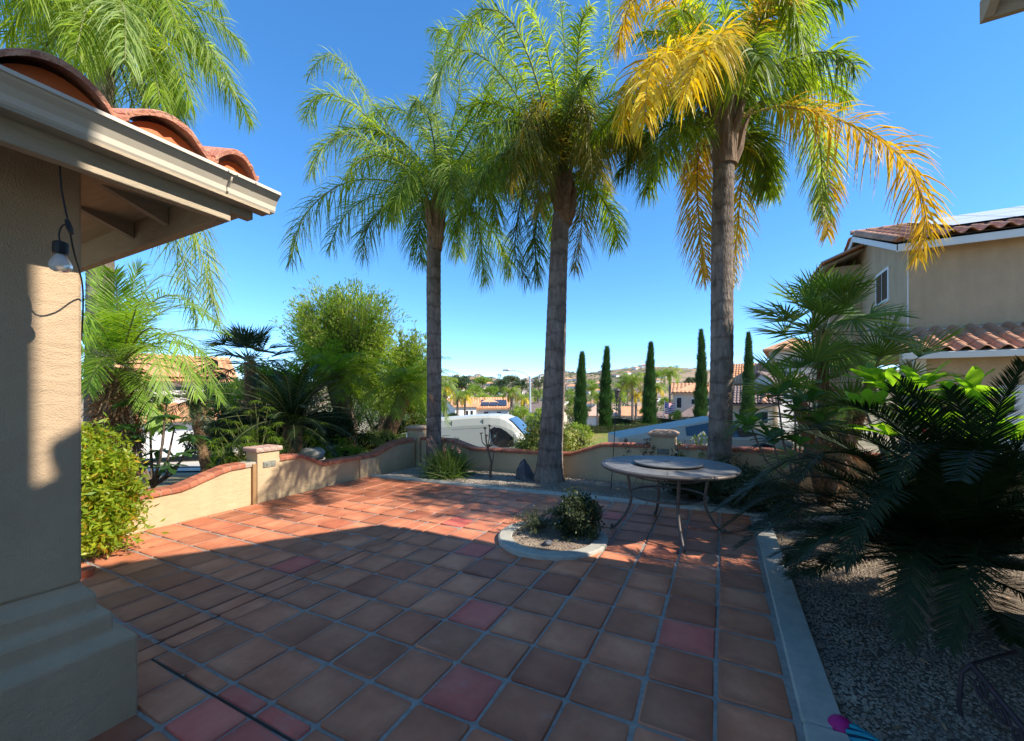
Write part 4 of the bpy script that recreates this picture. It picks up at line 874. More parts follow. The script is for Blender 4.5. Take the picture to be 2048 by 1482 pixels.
def extra(root,c,n_,L,el0,el1,ms,Lm=.6,w=.03):
    o=np.array(c)-np.array(root.location)
    for i in range(n_):
        el=el0+(el1-el0)*(i+.5)/n_; P=arc(o,i*2.399+1.1,el,L*RS.uniform(.85,1.1),RS.uniform(1.5,2.1),10,RS.uniform(-.3,.3))
        fr(root,frond(P,n=170,Lmax=Lm,w=.019,droop=.58,plume=.9,bare=.12,rr=.02,ragged=.1),[ms[i%len(ms)],rach])
extra(p1,at(875,385,8.5),11,2.5,-.1,1.45,[q_green,q_dark,q_green,q_silver],.68)
extra(p2,at(1124,340,7.15),12,2.3,.1,1.5,[q_green,q_dark,q_olive],.6)
extra(p3,at(1450,220,6.0),11,2.1,.35,1.5,[q_green,q_green,q_dark,q_mix],.55)
# palm four (left, crown over the porch roof)
d=7.0; A_=at2(d); b4=at(196,900,d); b4.z=-.35; t4=at(205,60,d)
p4=empty('queen_palm',tuple(b4),'tall queen palm behind the porch roof at the left, crown at the top corner','palm tree'); palm_trunk(p4,b4,t4,.19,.16)
boots(p4,at(205,40,d),.17,8,.7,boot_m,.3)
Q=[([(205,0,0),(290,-60,0),(390,-60,0),(440,10,0)],q_green),([(205,10,0),(300,0,.3),(380,40,.5),(420,130,.6)],q_green),
([(205,20,0),(280,40,-.4),(350,110,-.7),(385,210,-.8)],q_green),([(205,20,0),(280,70,.6),(330,140,.9),(355,240,1.0)],q_silver),
([(205,10,0),(250,60,-.9),(300,110,-1.3),(320,200,-1.6)],q_green),([(200,10,0),(130,-30,-.4),(60,0,-.7),(10,80,-.8)],q_green),
([(200,10,0),(140,20,.4),(80,60,.6),(30,150,.8)],q_green),([(200,0,0),(180,-60,-.9),(120,-60,-1.6),(60,0,-2.0)],q_green),
([(200,10,0),(190,0,-1.0),(170,30,-1.7),(150,110,-2.0)],q_green),([(205,0,0),(260,-50,-.8),(320,-20,-1.4),(360,60,-1.7)],q_green),
([(203,5,0),(230,-10,-1.2),(250,30,-1.9),(250,120,-2.2)],q_silver),([(200,10,0),(150,40,1.0),(110,80,1.5),(80,170,1.8)],q_dark),
([(202,20,0),(250,60,1.0),(290,120,1.5),(300,210,1.8)],q_dark),([(205,30,0),(300,200,.3),(370,350,.5),(410,470,.6),(425,610,.6)],q_silver),
([(205,5,0),(300,-70,.5),(380,-90,.7)],q_green),([(200,5,0),(100,-50,.2),(20,-40,.4)],q_green)]
for pts,m in Q: qfrond(p4,[A_(*p) for p in pts],m,Lm=.66,n=130)

for pts in ([(205,30,0),(300,230,.2),(360,400,.3),(400,500,.3),(437,640,.3)],[(205,30,0),(270,220,.6),(320,400,.8),(365,520,.9),(395,640,.9)]): qfrond(p4,[A_(*q) for q in pts],q_silver,Lm=.80,n=150,w=.022)
extra(p4,at(205,20,7.0),18,2.5,-.3,1.3,[q_green,q_silver,q_green,q_dark],.66)
# ================================================================ GARDEN BEYOND THE LEFT WALL
# date palm with shaggy brown trunk
d=6.0; A_=at2(d); gb_=at(225,930,d); gb_.z=-.2
dp=empty('date_palm',tuple(gb_),'date palm with lime fronds and shaggy brown trunk beside the pillar','palm tree'); R0=np.array(dp.location)
b=B(); top=np.array(at(240,735,d))-R0; b.tube([(0,0,0),top*.5,top],[.19,.22,.15],14); b.obj('trunk',[fibre],dp)
b=B()
Bp=[];Dd=[]
for k in range(1700):
    t=RS.uniform(.08,1); a=RS.uniform(0,2*PI); e=np.array([math.cos(a),math.sin(a),0]); Bp.append(top*t+e*.2); Dd.append(norm(e+np.array([0,0,RS.uniform(-.5,.9)])))
V,F=ribbons(np.array(Bp),np.array(Dd),RS.uniform(.08,.26,1700),.034,.6,2); b.add(V,F); b.obj('old_leaf_bases',[drybrown],dp)['kind']='stuff'
Q=[[(240,725,0),(215,620,.1),(190,540,.1),(175,520,.1)],[(240,725,0),(255,620,0),(275,540,0),(290,530,0)],[(242,725,0),(290,620,-.2),(350,590,-.3),(430,640,-.4)],
[(242,725,0),(300,640,.3),(380,610,.5),(455,665,.6)],[(242,728,0),(290,660,-.6),(350,680,-1.0),(395,790,-1.2)],[(242,728,0),(310,670,-.3),(390,690,-.5),(440,800,-.5)],
[(240,725,0),(200,650,-.4),(175,630,-.7),(150,700,-.9)],[(240,725,0),(225,640,.5),(205,590,.9),(175,600,1.1)],[(242,725,0),(300,690,.6),(360,720,1.0),(400,790,1.2)],
[(240,725,0),(265,640,-.8),(280,600,-1.3),(300,620,-1.6)],[(240,725,0),(235,610,-.3),(230,550,-.5),(215,540,-.6)],[(242,727,0),(280,690,-.9),(310,710,-1.4),(330,790,-1.6)],
[(240,725,0),(280,600,.5),(330,550,.8),(400,580,1.0)],[(240,728,0),(200,690,.4),(170,720,.6),(150,790,.7)]]
for pts in Q: fr(dp,frond([np.array(A_(*p))-R0 for p in pts],n=80,Lmax=.42,w=.017,droop=.16,plume=.22,sweep=.62,bare=.14,rr=.014,segs=2),[d_lime,rach])
for k in range(14): fr(dp,frond(arc(np.array(at(240,728,6.0))-R0,k*2.399,-.2+1.5*k/14,RS.uniform(1.3,1.8),RS.uniform(1.1,1.7),10),n=76,Lmax=.38,w=.017,droop=.16,plume=.22,sweep=.62,bare=.14,rr=.012,segs=2),[d_lime,rach])
def small_palm(name,label,base,top,r,nf,L,m,lmax,w=.012,droop=.2,el=(-.3,1.2),dr=1.3,trm=None,n=46,group=None,plume=.25,seedaz=0,tbulge=1.25,cat='palm tree'):
    root=empty(name,tuple(base),label,cat,group); R0=np.array(root.location); tp=np.array(top)-R0; b=B(); k=16
    P=[tp*t+np.array([.0,0,0]) for t in np.linspace(0,1,k)]; b.tube([p-[0,0,.05 if i==0 else 0] for i,p in enumerate(P)],[r*(1+.10*(i%2))*(1+(tbulge-1)*(i/k)**2) for i in range(k)],12); b.obj('trunk',[trm or fibre],root)
    b=B(); N=260; t=RS.uniform(.35,1.02,N); a=RS.uniform(0,2*PI,N); e=np.stack([np.cos(a),np.sin(a),0*a],1)
    V,F=ribbons(tp[None]*t[:,None]+e*r,norm(e+np.stack([0*a,0*a,RS.uniform(.1,.9,N)],1)),RS.uniform(.04,.11,N),.03,.1,1); b.add(V,F); b.obj('trunk_stubs',[bark if trm is None else trm],root)['kind']='stuff'
    for i in range(nf):
        az=seedaz+i*2.399; e_=el[0]+(el[1]-el[0])*((i+.5)/nf)**.8
        P=arc(tp+[0,0,.02],az,e_,L*RS.uniform(.85,1.1),dr*RS.uniform(.8,1.15),10)
        fr(root,frond(P,n=n,Lmax=lmax,w=w,droop=droop,plume=plume,sweep=.55,bare=.1,rr=.009,segs=2,jit=.08),[m,rach])
    return root
def onT(px,py,d,dz=0):
    p=at(px,py,d); p.z=TZuv(p.x,p.y)+dz; return p
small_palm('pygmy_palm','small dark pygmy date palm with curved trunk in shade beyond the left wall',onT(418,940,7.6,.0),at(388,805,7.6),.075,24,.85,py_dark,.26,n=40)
small_palm('pygmy_palm','pygmy date palm leaning left, second trunk behind the left wall',onT(712,900,10.5),at(668,755,10.5),.17,40,1.55,py_green,.42,w=.016,n=54,group=None)
small_palm('pygmy_palm','pygmy date palm leaning right over the dip in the left wall',onT(745,900,10.3),at(815,775,10.3),.15,40,1.45,py_green,.42,w=.016,n=54,seedaz=1)
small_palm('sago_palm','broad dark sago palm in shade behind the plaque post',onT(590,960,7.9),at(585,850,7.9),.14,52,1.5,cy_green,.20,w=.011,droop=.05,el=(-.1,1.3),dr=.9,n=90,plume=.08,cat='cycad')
# umbrella sedge clumps
def sedge(label,c,nst,h,spread,group='umbrella sedge clumps along the left wall'):
    root=empty('umbrella_sedge',tuple(c),label,'plant',group); b=B(); Bp=[];Dd=[];Ln=[]
    for k in range(nst):
        a=RS.uniform(0,2*PI); hh=h*RS.uniform(.5,1.05); P=arc((RS.uniform(-.1,.1),RS.uniform(-.1,.1),0),a,PI/2-RS.uniform(0,spread),hh,.25,6); b.tube(P,[.004]*6,4,1)
        t=P[-1]
        for q in range(22):
            aa=q*2*PI/22; Bp.append(t); Dd.append(norm(np.array([math.cos(aa),math.sin(aa),RS.uniform(-.1,.55)]))); Ln.append(RS.uniform(.12,.2))
    V,F=ribbons(np.array(Bp),np.array(Dd),np.array(Ln),.010,.5,2,np.cross(np.array(Dd),[0,0,1.])); b.add(V,F,0); b.obj('stems',[py_green,rach],root); return root
sedge('umbrella sedge clump directly behind the plaque post',onT(515,950,6.9),34,1.55,.5); sedge('umbrella sedge clump left of the plaque post, by the road',onT(472,950,6.9),24,1.2,.55); sedge('umbrella sedge clump right of the plaque post under the sago palm',onT(560,950,7.0),26,1.35,.5)
# fan palm in the left garden
def fan_leaf(b,o,dirv,petL,R,nseg,m=0,arc_=2.6,fold=.12,up=None,droop=.15,w=None):
    """palmate leaf: stalk then stiff segments fanned about its end"""
    o=np.array(o,float); d=norm(dirv); e=o+d*petL+np.array([0,0,-.06*petL]); b.tube([o,(o+e)/2+[0,0,.02*petL],e],[.009,.007,.006],5,1,False)
    n_=norm(np.cross(d,[0,0,1.])); u=np.cross(n_,d); tilt=RS.uniform(-.7,.3); d2=norm(d*math.cos(tilt)+u*math.sin(tilt)+n_*RS.uniform(-.2,.2)); s=norm(np.cross(d2,[0,0,1.])+.001); nn_=np.cross(s,d2)
    roll=RS.uniform(-.5,.5); s,nn_=s*math.cos(roll)+nn_*math.sin(roll),nn_*math.cos(roll)-s*math.sin(roll)
    a=np.linspace(-arc_/2,arc_/2,nseg); D=norm(d2[None]*np.cos(a)[:,None]+s[None]*np.sin(a)[:,None]+nn_[None]*(.28*np.abs(np.sin(a))[:,None]+RS.uniform(-.04,.04,(nseg,1))))
    L=R*(1-.22*(np.abs(a)/(arc_/2))**2)*RS.uniform(.92,1.05,nseg); side=norm(np.cross(nn_[None],D)+nn_[None]*fold*np.where(np.arange(nseg)%2,1,-1)[:,None]*3)
    wd=(w or arc_*R*.42/nseg*1.25)
    V,F=ribbons(np.repeat(e[None],nseg,0),D,L,wd,droop*RS.uniform(.5,1.5,nseg),3,side,base=.18,tip=.06,peak=.55); b.add(V,F,m)
def fan_palm(name,label,base,heads,leaves,R,petL,mats,trunk_r=.1,nseg=26,group=None,shag=True):
    root=empty(name,tuple(base),label,'palm tree',group); R0=np.array(root.location)
    for hi,(hp,nl) in enumerate(heads):
        hp=np.array(hp)-R0; b=B(); mid=hp*.5+[0,0,-.1]; b.tube([(0,0,-.1),mid,hp],[trunk_r*1.1,trunk_r,trunk_r*1.15],10); b.obj('trunk',[fibre],root)
        if shag:
            N=260; t=RS.uniform(.3,1.05,N); a=RS.uniform(0,2*PI,N); e=np.stack([np.cos(a),np.sin(a),0*a],1); b=B()
            V,F=ribbons(hp[None]*t[:,None]+e*trunk_r*.8,norm(e*.7+np.stack([0*a,0*a,RS.uniform(-.8,.7,N)],1)),RS.uniform(.08,.22,N),.02,.4,2); b.add(V,F); b.obj('trunk_fibre',[drybrown],root)['kind']='stuff'
        for i in range(nl):
            az=i*2.399+hi; el=-.75+2.1*((i+.5)/nl)**.75; b=B(); dirv=(math.cos(az)*math.cos(el),math.sin(az)*math.cos(el),math.sin(el))
            fan_leaf(b,hp,dirv,petL*RS.uniform(.7,1.15),R*RS.uniform(.85,1.1),nseg); b.obj('frond',mats,root)
    return root
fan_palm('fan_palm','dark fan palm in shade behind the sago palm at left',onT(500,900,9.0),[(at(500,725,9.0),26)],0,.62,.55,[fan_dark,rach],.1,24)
# big-leaved dark shrub in front of the white garage
def rosette(b,o,n_,L,wd,el=.35,m=0,droop=.25,segs=4,spread=.35):
    a=np.arange(n_)*2.399+RS.uniform(0,6); e=el+RS.uniform(-spread,spread,n_)
    D=np.stack([np.cos(a)*np.cos(e),np.sin(a)*np.cos(e),np.sin(e)],1); side=norm(np.cross(D,[0,0,1.])+RS.normal(scale=.12,size=(n_,3)))
    V,F=ribbons(np.repeat(np.array([o],float),n_,0),D,L*RS.uniform(.7,1.1,n_),wd*RS.uniform(.8,1.1,n_),droop*RS.uniform(.3,1.6,n_),segs,side,base=.15,tip=.10,peak=.62); b.add(V,F,m)
def branchy(name,label,cat,base,tips,L,wd,m,nl=9,bm=bark,group=None,el=.35,r=.02,each=False,segs=5):
    root=empty(name,tuple(base),label,cat,group); R0=np.array(root.location); bb=B(); 
    tips=[np.array(t)-R0 for t in tips]; fork=np.mean(tips,axis=0)*.35
    bb.tube([(0,0,-.1),fork*.5,fork],[r*1.7,r*1.4,r*1.2],8)
    for t in tips:
        mid=(fork+t)/2+np.array([(t-fork)[0]*.18,(t-fork)[1]*.18,-.03]); bb.tube([fork,mid,t],[r,r*.75,r*.5],7)
    bb.obj('branches',[bm],root)
    for t in tips:
        a=np.arange(nl)*2.399+RS.uniform(0,6); e=el+RS.uniform(-.45,.45,nl)
        if each:
            for k in range(nl):
                D=np.array([[math.cos(a[k])*math.cos(e[k]),math.sin(a[k])*math.cos(e[k]),math.sin(e[k])]]); side=norm(np.cross(D,[0,0,1.])+RS.normal(scale=.15,size=(1,3))); q=B()
                LL=L*RS.uniform(.65,1.1); nrm=np.cross(side,D)
                V,F=ribbons(np.array([t]),D,LL,wd*RS.uniform(.8,1.1),RS.uniform(.05,.35),7,side,base=.10,tip=.16,peak=.62)
                # fold the blade along its midrib so it reads as a real leaf
                P=V.reshape(-1,2,3); mid=P.mean(1)-nrm*.10*wd*1.0; V2=np.concatenate([P[:,0],mid,P[:,1]]); n_=len(P); F2=[(i,i+1,n_+i+1,n_+i) for i in range(n_-1)]+[(n_+i,n_+i+1,2*n_+i+1,2*n_+i) for i in range(n_-1)]
                q.add(V2,F2); q.obj('leaf',[m],root,smooth=True)
        else:
            q=B(); rosette(q,t,nl,L,wd,el,segs=segs); q.obj('leaf_cluster',[m],root,smooth=True)
    return root
d=5.6
branchy('schefflera_shrub','dark glossy large leaved shrub in front of the white garage','shrub',onT(300,960,d,.0),[at(px,py,d+dd) for px,py,dd in((258,800,0),(300,815,.2),(335,790,.1),(350,850,-.1),(275,870,0),(320,900,.2),(370,905,0),(300,850,.4),(385,870,.3),(340,930,-.2),(290,925,.1),(250,850,-.1),(330,830,-.3))],.25,.10,plum_d,12,el=-.05)
# yellow-orange nandina in the near corner of the wall
s=W(-4.06,3.98); 
shrub('nandina_shrub','bright yellow green and orange shrub between the pillar and the left wall','shrub',(s.x,s.y,PZ(s.x,s.y)-.02),(.32,.33,.62),240,55,.07,nand,core=False,asp=.32,clump=.24,up=-.1,hollow=.2,coremat=bark)
b=B(); b.lathe([(.001,0),(.04,.0),(.055,.065),(.06,.07),(.052,.075),(.001,.06)],16); s=W(-3.66,3.50); tag(b.obj('clay_pot',[mat('terracotta',(.42,.13,.06),(.36,.10,.05),rough=.8)],loc=(s.x-.0,s.y,PZ(s.x,s.y))),'small terracotta pot at the foot of the yellow bush beside the pillar','pot')
# feathery lime tree behind
def tree(name,label,base,c,r,nc,nl,ls,m,tr=.12,asp=.3,group=None,limbs=9,clump=.22,bm=bark,cat='tree',hollow=.25,up=.1,stuffy=False,lobes=None):
    root=empty(name,tuple(base),label,cat,group); R0=np.array(root.location); cc=np.array(c)-R0; b=B(); Cs=[]
    for (o,s_) in (lobes or [((0,0,0),1)]):
        V,F,C=cloud(cc+np.array(o)*np.array(r),np.array(r)*s_,max(3,int(nc*s_**2)),nl,ls,asp,clump,hollow=hollow,up=up); b.add(V,F,0); Cs.append(C)
    b.obj('crown',[m],root); C=np.concatenate(Cs); b=B(); fork=cc*.45+np.array([0,0,-.1*r[2]]); b.tube([(0,0,-.2),fork*.5+[.04,0,0],fork],[tr,tr*.8,tr*.65],9)
    for k in range(limbs):
        q=C[RS.randint(len(C))]; q=cc+(q-cc)*.8; b.tube([fork,(fork+q)/2+RS.normal(scale=.06*r[0],size=3),q],[tr*.5,tr*.28,tr*.07],6)
    b.obj('trunk',[bm],root); return root
def plume_tree(name,label,base,c,r,nb,m,tr=.1,ll=.19,lw=.038,nl=72,cat='tree'):
    """airy tree: many upswept branches, each carrying narrow drooping leaves"""
    root=empty(name,tuple(base),label,cat); R0=np.array(root.location); cc=np.array(c)-R0; r=np.array(r); fork=cc*.55; bt=B(); bt.tube([(0,0,-.2),fork*.5+[.05,0,0],fork],[tr,tr*.8,tr*.6],9)
    Bp=[];Dd=[]
    for k in range(nb):
        d=norm(RS.normal(size=3)+[0,0,.55]); s=RS.uniform(.45,1.0)**.6; q=cc+d*r*s*(1+.16*math.sin(d[0]*7+d[2]*5)); q0=fork+(q-fork)*RS.uniform(.25,.5); up=np.array([0,0,RS.uniform(.05,.30)*r[2]])
        P=smoothpath([fork+(q0-fork)*.3,q0,(q0+q)/2+up*.2,q+up],12); bt.tube(P[::2],np.linspace(tr*.16,.003,6),4,0,False)
        for j in range(nl):
            t=RS.uniform(.35,1.0); i=int(t*11); b0=P[i]+RS.normal(scale=.16*(1.3-t),size=3)*r[0]*.55; Bp.append(b0); Dd.append(norm(RS.normal(size=3)*.8+(P[min(i+1,11)]-P[i-1])*6+[0,0,-.25]))
    V,F=ribbons(np.array(Bp),np.array(Dd),ll*RS.uniform(.6,1.3,len(Bp)),lw,RS.uniform(.2,.8,len(Bp)),2,None,base=.3); b=B(); b.add(V,F); b.obj('crown',[m],root); bt.obj('trunk',[bark],root); return root
plume_tree('feathery_tree','feathery lime green tree standing behind the pygmy palms at left',onT(720,900,12.5),at(682,672,12.5),(2.1,1.6,1.55),560,tree_lime,.10)
tree('garden_tree','dense dark green bushy tree behind the sago palm at left',onT(545,900,11),at(560,775,11),(1.25,.9,.75),150,60,.12,tree_mid,.09,clump=.22,asp=.3)
tree('garden_tree','bushy green tree behind the dark fan palm beside the white garage',onT(455,900,12),at(462,800,12),(.9,.7,.6),90,60,.12,tree_mid,.09,clump=.22,asp=.3)
plume_tree('feathery_tree','pale yellow green tree right of the feathery tree, beside the first palm trunk',onT(830,900,13.5),at(818,742,13.5),(.95,.9,1.45),300,tree_lime,.08)
tree('garden_tree','bushy green tree low behind the leaning pygmy palms',onT(760,890,13),at(745,790,13.2),(1.5,1,.8),160,60,.09,tree_mid,.08,clump=.2)
# low planting between
for k,(px,py,d,rx,rz_,m,lab) in enumerate([(650,885,9.2,.55,.22,tree_lime,'low lime ground shrub behind the white boulder'),(735,880,11.5,.6,.33,varieg,'pale green shrub between the two leaning trunks'),(690,905,8.6,.35,.14,tree_mid,'small green groundcover mound in front of the leaning trunks'),(775,880,9.9,.30,.24,varieg,'variegated yellow shrub just left of the corner post'),(610,880,8.8,.4,.3,tree_mid,'green shrub under the sago palm beside the boulder'),(790,850,14,.9,.35,hedge_m,'trimmed hedge beyond the corner post'),(835,845,11,.3,.25,varieg,'yellow variegated bush behind the corner post'),(450,915,8.5,.3,.2,tree_mid,'small green plant at the road edge left of the plaque post')]):
    p=at(px,py,d); z=max(TZuv(p.x,p.y),p.z-rz_); shrub('garden_shrub',lab,'shrub',(p.x,p.y,z-.05),(rx,rx,rz_),70,40,.055,m,seed=k)
for px,py,d,r_,lab in((622,906,8.0,.30,'large pale boulder behind the dip in the left wall'),(600,893,8.8,.22,'smaller pale boulder beside the large one'),(655,893,9,.2,'pale rounded stone right of the large boulder')):
    p=at(px,py,d); b=B(); blobcore(b,(0,0,0),(r_,r_*.8,r_*.45),0,8,d,.3); tag(b.obj('boulder',[rockw],loc=(p.x,p.y,p.z-.03),smooth=True),lab,'boulder')
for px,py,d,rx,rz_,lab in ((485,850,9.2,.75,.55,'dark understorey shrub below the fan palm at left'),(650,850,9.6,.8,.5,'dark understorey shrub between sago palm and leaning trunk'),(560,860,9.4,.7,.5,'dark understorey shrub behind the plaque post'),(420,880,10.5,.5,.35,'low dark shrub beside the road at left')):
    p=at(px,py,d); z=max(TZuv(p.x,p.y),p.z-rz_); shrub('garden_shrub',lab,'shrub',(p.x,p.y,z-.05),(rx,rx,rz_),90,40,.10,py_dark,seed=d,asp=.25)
# green mound that carries the left garden
b=B(); V=[];nx=24
def GH(u,v): return TZuv(u,v)+.25*math.exp(-((u+7.3)/1.1)**2)*(1 if v<9 else math.exp(-(v-9)**2/2))
for i in range(nx+1):
    for j in range(nx+1):
        u=-9.5+3.3*i/nx; v=2.3+9*j/nx; V.append((u,v,GH(u,v)+.02*math.sin(u*9+v*7) if 0<i<nx and 0<j<nx else GH(u,v)-.1))
b.add(V,[(i*(nx+1)+j,(i+1)*(nx+1)+j,(i+1)*(nx+1)+j+1,i*(nx+1)+j+1) for i in range(nx) for j in range(nx)]); tag(b.obj('planting_bed',[mat('bed_soil',(.20,.14,.09),(.11,.10,.05),scale=6,rough=1,bump=.7,bscale=30)],smooth=True),kind='structure')

# ================================================================ RIGHT SIDE PLANTS
# large cycad
cu=W(2.72,2.62); cz=PZ(cu.x,cu.y)
cy=empty('cycad',(cu.x,cu.y,cz),'huge dark sago cycad with arching feather leaves at the right edge','cycad')
b=B(); b.tube([(0,0,-.05),(0,0,.15),(0,0,.34)],[.16,.19,.14],14); 
N=300; a=RS.uniform(0,2*PI,N); e=np.stack([np.cos(a),np.sin(a),0*a],1); V,F=ribbons(e*.16+np.stack([0*a,0*a,RS.uniform(0,.36,N)],1),norm(e+[0,0,.6]),RS.uniform(.05,.1,N),.035,0,1); b.add(V,F); b.obj('caudex',[bark],cy)
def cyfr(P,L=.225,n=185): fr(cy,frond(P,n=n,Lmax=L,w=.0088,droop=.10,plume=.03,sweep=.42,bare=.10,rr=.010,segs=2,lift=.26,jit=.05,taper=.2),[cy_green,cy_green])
o=np.array([0,0,.36])
A_=lambda px,py,d: tuple(np.array(at(px,py,d))-np.array(cy.location))
for P in [[o,A_(1850,1020,2.6),A_(1690,960,2.7),A_(1540,960,2.9),A_(1425,1025,3.1)],[o,A_(1850,1060,2.5),A_(1700,1030,2.55),A_(1570,1040,2.6),A_(1475,1095,2.7)],[o,A_(1870,980,2.6),A_(1740,880,2.6),A_(1600,860,2.7),A_(1500,900,2.8)],[o,A_(1880,980,2.5),A_(1800,860,2.45),A_(1700,810,2.45),A_(1610,820,2.5)],[o,A_(1900,960,2.5),A_(1860,830,2.45),A_(1800,760,2.45)],[o,A_(1950,980,2.4),A_(1940,860,2.3),A_(1900,780,2.25)],[o,A_(1860,1070,2.7),A_(1730,1010,2.9),A_(1610,1010,3.0),A_(1500,1060,3.1)],[o,A_(1905,1000,2.6),A_(1830,860,2.55),A_(1785,775,2.5)],[o,A_(1960,1000,2.5),A_(1985,850,2.35),A_(2045,725,2.2)],[o,A_(1880,1040,2.5),A_(1760,930,2.35),A_(1650,905,2.2),A_(1590,960,2.1)],
 [o,A_(1860,1050,2.7),A_(1720,940,2.9),A_(1580,920,3.1),A_(1470,1010,3.3)],[o,A_(1850,1080,2.6),A_(1700,1000,2.8),A_(1550,990,3.0),A_(1440,1060,3.2)],[o,A_(1880,1020,2.9),A_(1780,900,3.2),A_(1660,850,3.6),A_(1560,880,4.0)],
 [o,A_(1860,1100,2.4),A_(1740,1060,2.3),A_(1640,1080,2.3),A_(1580,1150,2.35)],[o,A_(1900,1060,2.3),A_(1820,980,2.0),A_(1740,1020,1.85),A_(1690,1130,1.8)],[o,A_(1930,1020,2.9),A_(1900,880,3.2),A_(1880,800,3.6)],
 [o,A_(1950,1050,2.3),A_(1960,940,2.0),A_(1950,900,1.75),A_(1920,960,1.6)],[o,A_(1990,1050,2.7),A_(2060,930,2.8),A_(2120,900,2.9)],[o,A_(1900,1100,2.3),A_(1850,1080,2.05),A_(1820,1150,1.9),A_(1810,1280,1.85)],
 [o,A_(1950,1100,2.3),A_(1960,1080,2.0),A_(1940,1140,1.8),A_(1900,1290,1.75)],[o,A_(1990,1100,2.4),A_(2060,1040,2.2),A_(2110,1100,2.1)],[o,A_(1870,1030,2.8),A_(1700,900,3.1),A_(1540,850,3.5),A_(1440,880,3.8)],
 [o,A_(1870,1090,2.7),A_(1760,1050,2.8),A_(1650,1070,2.9),A_(1570,1130,2.9)],[o,A_(1930,1000,2.6),A_(1900,850,2.6),A_(1870,760,2.6)] if False else [o,A_(1920,990,2.7),A_(1850,900,2.9),A_(1750,830,3.2),A_(1680,850,3.4)],
 [o,A_(1940,1010,2.45),A_(1900,900,2.25),A_(1830,900,2.05),A_(1770,990,1.95)],[o,A_(1980,1020,2.5),A_(2030,900,2.4),A_(2090,860,2.3)],[o,A_(1860,1080,2.9),A_(1740,990,3.3),A_(1620,1000,3.6),A_(1540,1060,3.8)]]: cyfr(P)
for k in range(54):
    az=k*2.399+.4; el=.12+1.2*((k+.5)/54); cyfr(arc(o,az,el,RS.uniform(.95,1.25)*(.62 if math.cos(az-1.75)>.6 else 1),RS.uniform(.6,1.0),10,RS.uniform(-.2,.2)),.20,125)
# second, dead-looking lower fronds are simply older leaves
# mediterranean fan palm
d=5.3
fp=fan_palm('fan_palm','mediterranean fan palm with several heads in front of the neighbouring house',onT(1650,1000,d,.3),[(at(1645,668,d),28),(at(1598,800,d-.3),9),(at(1742,765,d),13),(at(1690,870,d-.4),8)],0,.60,.50,[fan_green,rach],.06,30)
for (px,py,dx,dz_) in ((1500,600,-1,.15),):
    pass
# plumerias
P_=at(1860,1100,3.5); P_.z=PZ(P_.x,P_.y)
branchy('plumeria','plumeria with large lime backlit leaves above the cycad','shrub',P_,[at(px,py,d) for px,py,d in((1760,770,3.7),(1800,790,3.5),(1845,775,3.6),(1900,800,3.5),(1950,790,3.4),(1880,850,3.3),(1990,840,3.3),(1820,850,3.4),(1730,820,3.7),(2030,880,3.2),(1940,880,3.2),(1780,870,3.3))],.36,.125,plum,12,el=.65,each=True,r=.018)
P_=at(1600,1010,4.6); P_.z=PZ(P_.x,P_.y)
branchy('plumeria','darker plumeria between the fan palm and the patio table','shrub',P_,[at(px,py,d) for px,py,d in((1555,790,4.6),(1590,820,4.4),(1620,800,4.6),(1500,850,4.3),(1545,880,4.2),(1640,850,4.4),(1600,890,4.2))],.32,.115,plum_d,10,el=.45,each=True,r=.016)
b=B(); 
Vf=[];
p=at(1848,866,3.2); V,F,_=cloud((0,0,0),(.035,.035,.025),10,12,.03,.8,.4); b.add(V,F); tag(b.obj('bougainvillea_bloom',[leaf('pink_bract',(.55,.05,.12),(.45,.04,.10),tr=.3,trc=(1.3,.8,.9))],loc=tuple(p)),'small pink bloom among the plumeria leaves','flower')

p=(5.1,5.9,PZ(4.9,5.75)); tree('shade_tree','leafy garden tree right of the fan palm, outside the frame',p,(5.15,6.25,4.8),(1.75,1.1,1.4),120,60,.13,tree_mid,.12,asp=.45,clump=.22)
tree('shade_tree','second leafy garden tree whose crown shades the back of the patio',(6.3,6.1,0),(6.3,6.1,7.3),(2.0,.95,1.3),120,60,.13,tree_mid,.14,asp=.45,clump=.22)

# ================================================================ BACK BED: grass clump, tree aeonium, rock, torches, roses
p=W(-1.22,7.66); root=empty('grass_clump',(p.x,p.y,PZ(p.x,p.y)-.03),'spiky green ornamental grass clump at the foot of the first palm','grass clump')
N=3000; a=RS.uniform(0,2*PI,N); e=RS.uniform(.25,1.5,N)**1; e=np.where(RS.rand(N)<.5,RS.uniform(.9,1.5,N),e); D=np.stack([np.cos(a)*np.cos(e),np.sin(a)*np.cos(e),np.sin(e)],1); Bs=np.stack([RS.normal(scale=.09,size=N),RS.normal(scale=.09,size=N),0*a],1)
V,F=ribbons(Bs,D,RS.uniform(.40,.80,N),.013,RS.uniform(.05,.5,N),3,None); V[:,2]=np.maximum(V[:,2],.005); b=B(); b.add(V,F); b.obj('blades',[grass_b],root)
b=B()
for k in range(26):
    a=RS.uniform(0,2*PI); P=arc((RS.uniform(-.1,.1),RS.uniform(-.1,.1),.1),a,RS.uniform(.9,1.4),RS.uniform(.5,.72),.3,6); b.tube(P,.003,4,1)
    V,F,_=cloud(P[-1],(.02,.02,.05),5,8,.02,.5,.4); b.add(V,F,0)
b.obj('flower_stems',[leaf('dull_bract',(.42,.22,.18),(.3,.18,.13),tr=.2,trc=(1.2,1,.9)),bark],root)
p=at(980,952,7.4); z=PZ(p.x,p.y); root=empty('tree_aeonium',(p.x,p.y,z-.03),'bare stemmed succulent with dark rosettes in front of the van','succulent'); R0=np.array(root.location)
b=B(); fk=np.array(at(975,895,7.4))-R0; b.tube([(0,0,0),np.array(at(982,925,7.4))-R0,fk],[.028,.022,.018],8,1)
